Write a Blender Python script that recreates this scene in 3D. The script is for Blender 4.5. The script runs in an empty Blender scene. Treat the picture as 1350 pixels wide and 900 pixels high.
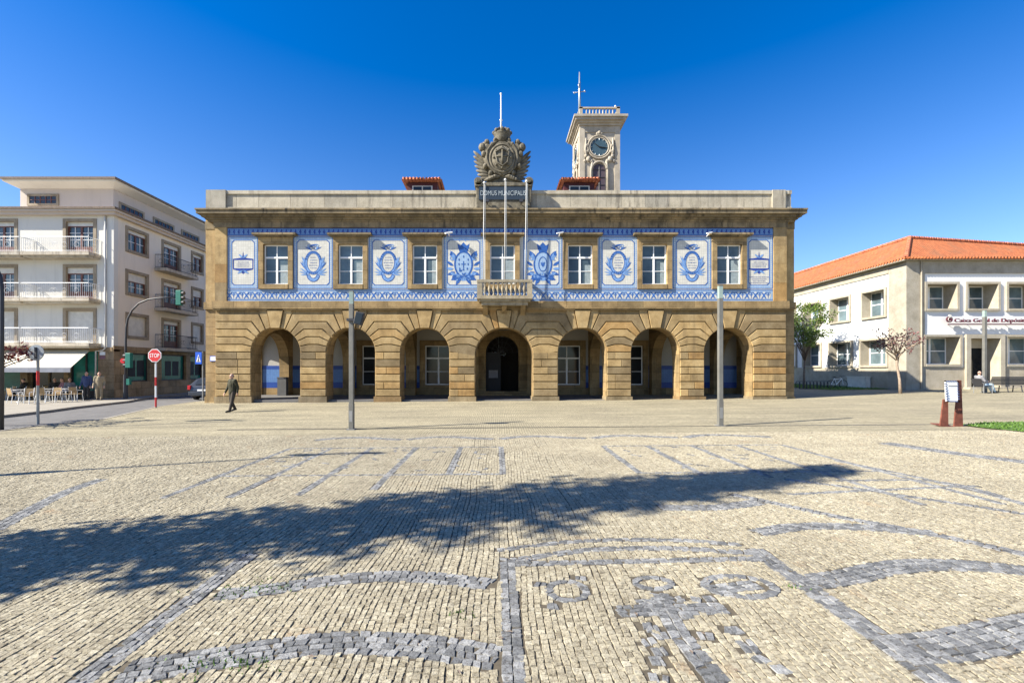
import bpy, bmesh, math, random
import numpy as np
from mathutils import Vector, Matrix
random.seed(7); rng = np.random.default_rng(11)
R = math.radians
SC = bpy.context.scene
COL = SC.collection

# ------------------------------------------------------------------ camera
F, VX, VY, CH = 600.0, 655.0, 486.0, 1.9        # focal length and horizon measured in the photograph
cam = bpy.data.cameras.new('camera'); camo = bpy.data.objects.new('camera', cam); COL.objects.link(camo)
camo.location = (0, 0, CH); camo.rotation_euler = (R(90), 0, 0)
cam.sensor_width = 36; cam.lens = 36 * F / 1350
cam.shift_x = (675 - VX) / 1350; cam.shift_y = (VY - 450) / 1350
cam.clip_start = 0.1; cam.clip_end = 3000
SC.camera = camo
# ------------------------------------------------------------------ world, sun, exposure
ELEV = R(36.9); SH = Vector((0.949, 0.315))
w = bpy.data.worlds.new('World'); SC.world = w; w.use_nodes = True
nt = w.node_tree; bgn = nt.nodes['Background']
sky = nt.nodes.new('ShaderNodeTexSky'); sky.sky_type = 'NISHITA'; sky.sun_disc = False
sky.sun_elevation = ELEV; sky.sun_rotation = math.atan2(-SH.x, -SH.y)
sky.air_density = 1.0; sky.dust_density = 0.45; sky.ozone_density = 4.5; sky.altitude = 50
hs = nt.nodes.new('ShaderNodeHueSaturation'); hs.inputs['Saturation'].default_value = 1.42; hs.inputs['Hue'].default_value = .510
tcw = nt.nodes.new('ShaderNodeTexCoord'); sxw = nt.nodes.new('ShaderNodeSeparateXYZ'); nt.links.new(tcw.outputs['Generated'], sxw.inputs[0])
mrw = nt.nodes.new('ShaderNodeMapRange'); mrw.inputs['From Min'].default_value = 0.05; mrw.inputs['From Max'].default_value = .65; mrw.inputs['To Min'].default_value = 1.08; mrw.inputs['To Max'].default_value = 1.45
nt.links.new(sxw.outputs[2], mrw.inputs['Value']); nt.links.new(mrw.outputs[0], hs.inputs['Saturation'])
nt.links.new(sky.outputs[0], hs.inputs['Color']); nt.links.new(hs.outputs[0], bgn.inputs[0]); bgn.inputs[1].default_value = 0.08
sl = bpy.data.lights.new('sun', 'SUN'); sl.energy = 5.0; sl.angle = R(0.5); sl.color = (1, 0.94, 0.83)
so = bpy.data.objects.new('sun', sl); COL.objects.link(so); so.location = (-30, -10, 40)
sd = Vector((SH.x * math.cos(ELEV), SH.y * math.cos(ELEV), -math.sin(ELEV)))
so.rotation_euler = sd.to_track_quat('-Z', 'Y').to_euler()
SC.view_settings.view_transform = 'Standard'; SC.view_settings.look = 'None'
SC.view_settings.exposure = 1.4; SC.view_settings.gamma = 1
SC.render.engine = 'CYCLES'
try:
    SC.cycles.use_denoising = True; SC.cycles.denoiser = 'OPENIMAGEDENOISE'
except Exception: pass
SC.cycles.max_bounces = 6; SC.cycles.diffuse_bounces = 3; SC.cycles.glossy_bounces = 3

# ------------------------------------------------------------------ helpers
def gz(x, y=0): return 0.0075 * x + 0.012 * max(0.0, x - 18)
def P(px, py, Y): return Vector(((px - VX) * Y / F, Y, CH - (py - VY) * Y / F))
def G(px, py):
    z = 0.0
    for _ in range(8):
        Y = F * (CH - z) / (py - VY); x = (px - VX) * Y / F; z = gz(x)
    return Vector((x, Y, z))
def wloc(o):
    v = Vector((0, 0, 0))
    while o is not None: v += o.location; o = o.parent
    return v

class MB:
    def __init__(s): s.v = []; s.f = []; s.c = []; s.mi = []
    def face(s, pts, c=None, m=0):
        n = len(s.v); s.v += [tuple(p) for p in pts]; s.f.append(tuple(range(n, n + len(pts))))
        s.c.append(random.random() if c is None else c); s.mi.append(m)
    def mesh(s, vs, fs, c=None, m=0):
        n = len(s.v); s.v += [tuple(p) for p in vs]; c = random.random() if c is None else c
        for f in fs: s.f.append(tuple(n + i for i in f)); s.c.append(c); s.mi.append(m)
    def box(s, x0, x1, y0, y1, z0, z1, c=None, m=0):
        vs = [(x, y, z) for z in (z0, z1) for y in (y0, y1) for x in (x0, x1)]
        s.mesh(vs, [(0, 2, 3, 1), (4, 5, 7, 6), (0, 1, 5, 4), (2, 6, 7, 3), (0, 4, 6, 2), (1, 3, 7, 5)], c, m)
    def hexa(s, a, b, c=None, m=0):          # two quads (rings of equal length) joined
        n = len(a); vs = list(a) + list(b)
        fs = [tuple(range(n - 1, -1, -1)), tuple(range(n, 2 * n))] + [(i, (i + 1) % n, n + (i + 1) % n, n + i) for i in range(n)]
        s.mesh(vs, fs, c, m)
    def prism(s, poly, y0, y1, c=None, m=0):  # poly of (x,z) extruded along y
        s.hexa([(x, y0, z) for x, z in poly], [(x, y1, z) for x, z in poly], c, m)
    def prismx(s, poly, x0, x1, c=None, m=0):  # poly of (y,z) extruded along x
        s.hexa([(x0, y, z) for y, z in poly], [(x1, y, z) for y, z in poly], c, m)
    def prismz(s, poly, z0, z1, c=None, m=0):
        s.hexa([(x, y, z0) for x, y in poly], [(x, y, z1) for x, y in poly], c, m)
    def path(s, pts, rad, n=8, c=None, m=0, closed=False):
        pts = [Vector(p) for p in pts]; k = len(pts)
        if not hasattr(rad, '__len__'): rad = [rad] * k
        vs = []; up = None
        for i, p in enumerate(pts):
            if closed: d = pts[(i + 1) % k] - pts[i - 1]
            else: d = pts[min(i + 1, k - 1)] - pts[max(i - 1, 0)]
            d.normalize()
            if up is None: up = Vector((0, 0, 1)) if abs(d.z) < .9 else Vector((1, 0, 0))
            a = d.cross(up)
            if a.length < 1e-4: a = d.orthogonal()
            a.normalize(); b = a.cross(d); up = b
            for j in range(n):
                t = 2 * math.pi * j / n; vs.append(p + (a * math.cos(t) + b * math.sin(t)) * rad[i])
        fs = []
        for i in range(k if closed else k - 1):
            q = (i + 1) % k
            for j in range(n): fs.append((i * n + j, i * n + (j + 1) % n, q * n + (j + 1) % n, q * n + j))
        if not closed: fs += [tuple(range(n - 1, -1, -1)), tuple(range((k - 1) * n, k * n))]
        s.mesh(vs, fs, c, m)
    def lathe(s, prof, o=(0, 0, 0), n=16, c=None, m=0):
        vs = []; k = len(prof)
        for r, z in prof:
            for j in range(n):
                t = 2 * math.pi * (j + .5) / n; vs.append((o[0] + r * math.cos(t), o[1] + r * math.sin(t), o[2] + z))
        fs = [(i * n + j, i * n + (j + 1) % n, (i + 1) * n + (j + 1) % n, (i + 1) * n + j) for i in range(k - 1) for j in range(n)]
        fs += [tuple(range(n - 1, -1, -1)), tuple(range((k - 1) * n, k * n))]
        s.mesh(vs, fs, c, m)
    def ell(s, o, r, n=12, k=8, rot=None, c=None, m=0):
        if not hasattr(r, '__len__'): r = (r, r, r)
        M = rot if rot is not None else Matrix.Identity(3); o = Vector(o)
        vs = [o + M @ Vector((0, 0, -r[2]))]
        for i in range(1, k):
            a = math.pi * i / k - math.pi / 2
            for j in range(n):
                t = 2 * math.pi * j / n
                vs.append(o + M @ Vector((r[0] * math.cos(a) * math.cos(t), r[1] * math.cos(a) * math.sin(t), r[2] * math.sin(a))))
        vs.append(o + M @ Vector((0, 0, r[2]))); L = len(vs) - 1
        fs = [(0, 1 + (j + 1) % n, 1 + j) for j in range(n)]
        for i in range(k - 2):
            for j in range(n): fs.append((1 + i * n + j, 1 + i * n + (j + 1) % n, 1 + (i + 1) * n + (j + 1) % n, 1 + (i + 1) * n + j))
        b = 1 + (k - 2) * n; fs += [(b + j, b + (j + 1) % n, L) for j in range(n)]
        s.mesh(vs, fs, c, m)
    def disc(s, o, r, ax='y', t=.02, n=20, c=None, m=0):
        a = [];
        for j in range(n):
            q = 2 * math.pi * (j + .5) / n; u, v = r * math.cos(q), r * math.sin(q)
            a.append((u, v))
        if ax == 'y': s.hexa([(o[0] + u, o[1] - t / 2, o[2] + v) for u, v in a], [(o[0] + u, o[1] + t / 2, o[2] + v) for u, v in a], c, m)
        elif ax == 'x': s.hexa([(o[0] - t / 2, o[1] + u, o[2] + v) for u, v in a], [(o[0] + t / 2, o[1] + u, o[2] + v) for u, v in a], c, m)
        else: s.hexa([(o[0] + u, o[1] + v, o[2] - t / 2) for u, v in a], [(o[0] + u, o[1] + v, o[2] + t / 2) for u, v in a], c, m)
    def build(s, name, mat, parent=None, smooth=False, origin=None, label=None, cat=None, group=None, kind=None, flat=False, bevel=0):
        me = bpy.data.meshes.new(name)
        if parent is not None: off = wloc(parent)
        elif origin is not None: off = Vector(origin)
        else:
            A = np.array(s.v); off = Vector(((A[:, 0].min() + A[:, 0].max()) / 2, (A[:, 1].min() + A[:, 1].max()) / 2, A[:, 2].min()))
        me.from_pydata([(a - off.x, b - off.y, c - off.z) for a, b, c in s.v], [], s.f)
        for mm in (mat if isinstance(mat, (list, tuple)) else [mat]): me.materials.append(mm)
        if isinstance(mat, (list, tuple)): me.polygons.foreach_set('material_index', s.mi)
        at = me.attributes.new('v', 'FLOAT', 'FACE'); at.data.foreach_set('value', np.array(s.c, dtype=np.float32))
        if not flat:
            bm = bmesh.new(); bm.from_mesh(me); bmesh.ops.recalc_face_normals(bm, faces=bm.faces); bm.to_mesh(me); bm.free()
        if smooth: me.shade_smooth()
        o = bpy.data.objects.new(name, me); COL.objects.link(o)
        if bevel:
            b = o.modifiers.new('bevel', 'BEVEL'); b.width = bevel; b.segments = 2; b.limit_method = 'ANGLE'
        if parent is not None: o.parent = parent; o.location = (0, 0, 0)
        else: o.location = off
        return tag(o, label, cat, group, kind)

def tag(o, label=None, cat=None, group=None, kind=None):
    if label: o['label'] = label
    if cat: o['category'] = cat
    if group: o['group'] = group
    if kind: o['kind'] = kind
    return o
def thing(name, label, cat, loc=(0, 0, 0), group=None):
    o = bpy.data.objects.new(name, None); COL.objects.link(o); o.location = loc; o.empty_display_size = .2
    return tag(o, label, cat, group)
def kids(o): return [c for c in bpy.data.objects if c.parent == o]
def dup(o, loc=None, rotz=None, label=None, parent=None):
    c = o.copy(); COL.objects.link(c)
    if parent is not None: c.parent = parent
    if loc is not None: c.location = loc
    if rotz is not None: c.rotation_euler = (0, 0, rotz)
    if label: c['label'] = label
    for k in kids(o): dup(k, parent=c)
    return c
def text_mesh(name, s, mat, parent, loc, width, height, depth=.015, rotz=0):
    cu = bpy.data.curves.new('text', 'FONT'); cu.body = s; cu.align_x = 'CENTER'; cu.align_y = 'CENTER'; cu.size = 1
    t = bpy.data.objects.new('text', cu); COL.objects.link(t); bpy.context.view_layer.update()
    dg = bpy.context.evaluated_depsgraph_get(); me = bpy.data.meshes.new_from_object(t.evaluated_get(dg))
    bpy.data.objects.remove(t)
    A = np.array([v.co[:] for v in me.vertices]); lo = A.min(0); hi = A.max(0)
    bm = bmesh.new(); bm.from_mesh(me)
    r = bmesh.ops.extrude_face_region(bm, geom=bm.faces[:]); ev = [e for e in r['geom'] if isinstance(e, bmesh.types.BMVert)]
    sx = width / (hi[0] - lo[0]); sz = height / (hi[1] - lo[1]); cx = (hi[0] + lo[0]) / 2; cz = (hi[1] + lo[1]) / 2
    for v in bm.verts: v.co = Vector(((v.co.x - cx) * sx, 0, (v.co.y - cz) * sz))
    for v in ev: v.co.y = -depth
    M = Matrix.Rotation(rotz, 4, 'Z'); bm.transform(M); bmesh.ops.recalc_face_normals(bm, faces=bm.faces)
    off = Vector(loc) - wloc(parent)
    for v in bm.verts: v.co += off
    bm.to_mesh(me); bm.free(); me.materials.clear(); me.materials.append(mat)
    o = bpy.data.objects.new(name, me); COL.objects.link(o); o.parent = parent
    return o

# ------------------------------------------------------------------ materials
def newmat(name):
    m = bpy.data.materials.new(name); m.use_nodes = True; t = m.node_tree
    return m, t, t.nodes['Principled BSDF']
def N(t, kind, **kw):
    n = t.nodes.new(kind)
    for k, v in kw.items():
        if hasattr(n, k): setattr(n, k, v)
        else: n.inputs[k].default_value = v
    return n
def ramp(t, fac, stops):
    r = t.nodes.new('ShaderNodeValToRGB'); e = r.color_ramp.elements
    e[0].position = stops[0][0]; e[0].color = (*stops[0][1], 1); e[1].position = stops[-1][0]; e[1].color = (*stops[-1][1], 1)
    for p, c in stops[1:-1]: q = e.new(p); q.color = (*c, 1)
    t.links.new(fac, r.inputs[0]); return r.outputs[0]
def mix(t, a, b, fac, mode='MIX'):
    n = t.nodes.new('ShaderNodeMix'); n.data_type = 'RGBA'; n.blend_type = mode
    for sock, val in ((n.inputs[0], fac), (n.inputs[6], a), (n.inputs[7], b)):
        if isinstance(val, (int, float)): sock.default_value = val
        elif isinstance(val, tuple): sock.default_value = (*val, 1)
        else: t.links.new(val, sock)
    return n.outputs[2]
def math_(t, op, a, b=None):
    n = t.nodes.new('ShaderNodeMath'); n.operation = op
    for i, val in enumerate((a, b)):
        if val is None: continue
        if isinstance(val, (int, float)): n.inputs[i].default_value = val
        else: t.links.new(val, n.inputs[i])
    return n.outputs[0]
def pos(t, scale=(1, 1, 1)):
    g = t.nodes.new('ShaderNodeNewGeometry'); mp = t.nodes.new('ShaderNodeMapping'); mp.inputs['Scale'].default_value = scale
    t.links.new(g.outputs['Position'], mp.inputs[0]); return mp.outputs[0]
def noise(t, vec, scale, detail=4, rough=.6):
    n = N(t, 'ShaderNodeTexNoise'); n.inputs['Scale'].default_value = scale; n.inputs['Detail'].default_value = detail; n.inputs['Roughness'].default_value = rough
    t.links.new(vec, n.inputs['Vector']); return n.outputs[0]
def bump(t, b, h, strength, dist=.02):
    n = t.nodes.new('ShaderNodeBump'); n.inputs['Strength'].default_value = strength; n.inputs['Distance'].default_value = dist
    t.links.new(h, n.inputs['Height']); t.links.new(n.outputs[0], b.inputs['Normal'])
def vattr(t):
    a = t.nodes.new('ShaderNodeAttribute'); a.attribute_name = 'v'; return a.outputs['Fac']
def plain(name, c, rough=.6, metal=0, spec=.4, var=.12, sc=3.0, bmp=0, attr=0, emit=None):
    m, t, b = newmat(name); b.inputs['Roughness'].default_value = rough; b.inputs['Metallic'].default_value = metal
    b.inputs['Specular IOR Level'].default_value = spec
    p = pos(t); n = noise(t, p, sc, 5)
    lo = tuple(x * (1 - var) for x in c); hi = tuple(min(1, x * (1 + var)) for x in c)
    col = ramp(t, n, [(.3, lo), (.7, hi)])
    if attr:
        col = mix(t, col, ramp(t, vattr(t), [(0, (1 - attr,) * 3), (1, (1 + attr * .6,) * 3)]), 1.0, 'MULTIPLY')
    t.links.new(col, b.inputs['Base Color'])
    if bmp: bump(t, b, noise(t, p, sc * 8, 4), bmp)
    return m
def stone(name, cols, streak=0, streakcol=(.03, .03, .025), attr=.25, brick=None, rough=.85, sc=1.4, speck=.25):
    m, t, b = newmat(name); b.inputs['Roughness'].default_value = rough; b.inputs['Specular IOR Level'].default_value = .25
    p = pos(t); n1 = noise(t, p, sc, 6, .65)
    k = len(cols); col = ramp(t, n1, [(.3 + .4 * i / (k - 1), c) for i, c in enumerate(cols)])
    a = vattr(t)
    if brick:
        br = N(t, 'ShaderNodeTexBrick'); br.inputs['Scale'].default_value = 1; br.inputs['Brick Width'].default_value = brick[0]; br.inputs['Row Height'].default_value = brick[1]
        br.inputs['Mortar Size'].default_value = .012; br.inputs['Color1'].default_value = (.72, .72, .72, 1); br.inputs['Color2'].default_value = (1.2, 1.15, 1.1, 1); br.inputs['Mortar'].default_value = (.5, .48, .45, 1)
        cx = t.nodes.new('ShaderNodeSeparateXYZ'); t.links.new(p, cx.inputs[0]); cm = t.nodes.new('ShaderNodeCombineXYZ')
        t.links.new(math_(t, 'ADD', cx.outputs[0], cx.outputs[1]), cm.inputs[0]); t.links.new(cx.outputs[2], cm.inputs[1]); t.links.new(cm.outputs[0], br.inputs['Vector'])
        col = mix(t, col, br.outputs[0], 1.0, 'MULTIPLY')
    if attr:
        col = mix(t, col, ramp(t, a, [(0, (.52, .54, .60)), (.13, (.74, .74, .78)), (.3, (.90, .89, .88)), (.6, (1.03, 1.0, .96)), (.82, (1.22, 1.17, 1.08)), (.93, (1.05, .88, .68)), (1, (.85, .72, .58))] if attr > .3 else [(0, (1 - attr, 1 - attr, 1 - attr * .9)), (.5, (1, .97, .94)), (1, (1 + attr * .7, 1 + attr * .55, 1 + attr * .4))]), 1.0, 'MULTIPLY')
    fine = noise(t, p, 22, 5, .75)
    col = mix(t, col, ramp(t, fine, [(.3, (1 - speck,) * 3), (.7, (1 + speck * .6,) * 3)]), 1.0, 'MULTIPLY')
    if streak:
        s1 = noise(t, pos(t, (2.2, 2.2, .22)), 1.6, 5, .7); s2 = noise(t, p, .35, 3)
        fac = math_(t, 'MULTIPLY', ramp(t, s1, [(.5, (0, 0, 0)), (.66, (1, 1, 1))]), ramp(t, s2, [(.4, (.25,) * 3), (.6, (1, 1, 1))]))
        col = mix(t, col, streakcol, math_(t, 'MULTIPLY', fac, streak))
    t.links.new(col, b.inputs['Base Color']); bump(t, b, fine, .35, .015)
    return m
def paintwall(name, c, dirt=.25):
    m, t, b = newmat(name); b.inputs['Roughness'].default_value = .9; b.inputs['Specular IOR Level'].default_value = .15
    p = pos(t); n1 = noise(t, p, .5, 5); s1 = noise(t, pos(t, (1.5, 1.5, .15)), 1.5, 4, .7)
    col = ramp(t, n1, [(.3, tuple(x * .92 for x in c)), (.7, c)])
    col = mix(t, col, tuple(x * .6 for x in c), math_(t, 'MULTIPLY', ramp(t, s1, [(.52, (0, 0, 0)), (.75, (1, 1, 1))]), dirt))
    t.links.new(col, b.inputs['Base Color']); bump(t, b, noise(t, p, 40, 3), .15, .005); return m
def glassy(name, c, rough=.06, spec=.9):
    m, t, b = newmat(name); b.inputs['Roughness'].default_value = rough; b.inputs['Specular IOR Level'].default_value = spec
    b.inputs['IOR'].default_value = 1.5
    n = noise(t, pos(t), .9, 3); t.links.new(ramp(t, n, [(.35, tuple(x * .7 for x in c)), (.65, tuple(x * 1.25 for x in c))]), b.inputs['Base Color'])
    lk = b.inputs['Base Color'].links[0]; src = lk.from_socket
    t.links.new(mix(t, src, ramp(t, vattr(t), [(0, (.6, .6, .6)), (1, (1.45, 1.4, 1.35))]), 1.0, 'MULTIPLY'), b.inputs['Base Color'])
    bump(t, b, noise(t, pos(t), 2.2, 2), .04, .02); return m
def tiled(name, c, size=.14, mort=.75):
    m, t, b = newmat(name); b.inputs['Roughness'].default_value = .35; b.inputs['Specular IOR Level'].default_value = .25
    p = pos(t); cx = t.nodes.new('ShaderNodeSeparateXYZ'); t.links.new(p, cx.inputs[0]); cm = t.nodes.new('ShaderNodeCombineXYZ')
    t.links.new(math_(t, 'ADD', cx.outputs[0], cx.outputs[1]), cm.inputs[0]); t.links.new(cx.outputs[2], cm.inputs[1])
    br = N(t, 'ShaderNodeTexBrick'); br.offset = 0; br.inputs['Scale'].default_value = 1; br.inputs['Brick Width'].default_value = size; br.inputs['Row Height'].default_value = size
    br.inputs['Mortar Size'].default_value = .006; br.inputs['Color1'].default_value = (.93, .93, .93, 1); br.inputs['Color2'].default_value = (1.06, 1.06, 1.06, 1); br.inputs['Mortar'].default_value = (mort,) * 3 + (1,)
    t.links.new(cm.outputs[0], br.inputs['Vector'])
    col = ramp(t, noise(t, p, 1.2, 5), [(.3, tuple(x * .86 for x in c)), (.7, c)])
    t.links.new(mix(t, col, br.outputs[0], 1.0, 'MULTIPLY'), b.inputs['Base Color']); return m
def rooftile(name, c1, c2, axis=0):
    m, t, b = newmat(name); b.inputs['Roughness'].default_value = .85
    p = pos(t); n = noise(t, p, 2.5, 6, .7); col = ramp(t, n, [(.3, c1), (.7, c2)])
    col = mix(t, col, (.16, .12, .07), math_(t, 'MULTIPLY', ramp(t, noise(t, p, .8, 6, .75), [(.5, (0, 0, 0)), (.7, (1, 1, 1))]), .7))
    col = mix(t, col, ramp(t, noise(t, p, 5, 5, .8), [(.35, (.72, .74, .78)), (.65, (1.15, 1.12, 1.1))]), 1.0, 'MULTIPLY')
    t.links.new(col, b.inputs['Base Color'])
    wv = N(t, 'ShaderNodeTexWave'); wv.bands_direction = 'XY'[axis]; wv.inputs['Scale'].default_value = 1.35; wv.inputs['Distortion'].default_value = .3
    t.links.new(p, wv.inputs['Vector']); bump(t, b, wv.outputs['Fac'], .9, .08); return m
def leafmat(name, c1, c2, rough=.5, trans=.25):
    m, t, b = newmat(name); b.inputs['Roughness'].default_value = rough
    col = ramp(t, vattr(t), [(0, c1), (1, c2)]); t.links.new(col, b.inputs['Base Color'])
    tr = t.nodes.new('ShaderNodeBsdfTranslucent'); t.links.new(col, tr.inputs[0]); ms = t.nodes.new('ShaderNodeMixShader'); ms.inputs[0].default_value = trans
    t.links.new(b.outputs[0], ms.inputs[1]); t.links.new(tr.outputs[0], ms.inputs[2]); t.links.new(ms.outputs[0], t.nodes['Material Output'].inputs[0]); return m

def cobbles():
    m, t, b = newmat('cobble_far'); b.inputs['Roughness'].default_value = .85; b.inputs['Specular IOR Level'].default_value = .2
    p = pos(t); sx = t.nodes.new('ShaderNodeSeparateXYZ'); t.links.new(p, sx.inputs[0]); cm = t.nodes.new('ShaderNodeCombineXYZ')
    nz = noise(t, p, 3, 2); t.links.new(math_(t, 'ADD', sx.outputs[1], math_(t, 'MULTIPLY', nz, .05)), cm.inputs[0]); t.links.new(math_(t, 'ADD', sx.outputs[0], math_(t, 'MULTIPLY', noise(t, p, .7, 2), .12)), cm.inputs[1])
    br = N(t, 'ShaderNodeTexBrick'); br.inputs['Scale'].default_value = 1; br.inputs['Brick Width'].default_value = .085; br.inputs['Row Height'].default_value = .075
    br.inputs['Mortar Size'].default_value = .007; br.inputs['Color1'].default_value = (.305, .277, .20, 1); br.inputs['Color2'].default_value = (.41, .373, .275, 1); br.inputs['Mortar'].default_value = (.15, .133, .092, 1)
    t.links.new(cm.outputs[0], br.inputs['Vector'])
    col = mix(t, br.outputs[0], ramp(t, noise(t, p, .35, 6, .7), [(.3, (.80, .79, .78)), (.7, (1.1, 1.08, 1.02))]), 1.0, 'MULTIPLY')
    col = mix(t, col, ramp(t, noise(t, pos(t, (.15, 1.2, 1)), 1.1, 5, .6), [(.35, (.82, .82, .80)), (.65, (1.08, 1.07, 1.04))]), 1.0, 'MULTIPLY')
    col = mix(t, col, ramp(t, noise(t, p, 9, 6, .8), [(.3, (.75, .75, .75)), (.7, (1.15, 1.14, 1.12))]), 1.0, 'MULTIPLY')
    t.links.new(col, b.inputs['Base Color']); bump(t, b, br.outputs['Fac'], -.35, .01); return m
def sett(name, stops, stain=True):
    m, t, b = newmat(name); b.inputs['Roughness'].default_value = .8; b.inputs['Specular IOR Level'].default_value = .25
    p = pos(t); col = ramp(t, vattr(t), stops)
    col = mix(t, col, ramp(t, noise(t, p, 34, 5, .9), [(.36, (.40, .36, .30)), (.5, (.98, .965, .94)), (.63, (1.32, 1.30, 1.22))]), 1.0, 'MULTIPLY')
    col = mix(t, col, ramp(t, noise(t, p, .8, 7, .75), [(.3, (.76, .75, .73)), (.7, (1.12, 1.11, 1.07))]), 1.0, 'MULTIPLY')
    if stain: col = mix(t, col, (.26, .13, .05), math_(t, 'MULTIPLY', ramp(t, noise(t, p, 1.1, 6, .75), [(.60, (0, 0, 0)), (.72, (1, 1, 1))]), .45))
    t.links.new(col, b.inputs['Base Color']); bump(t, b, noise(t, p, 48, 4, .8), .9, .012); return m

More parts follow.
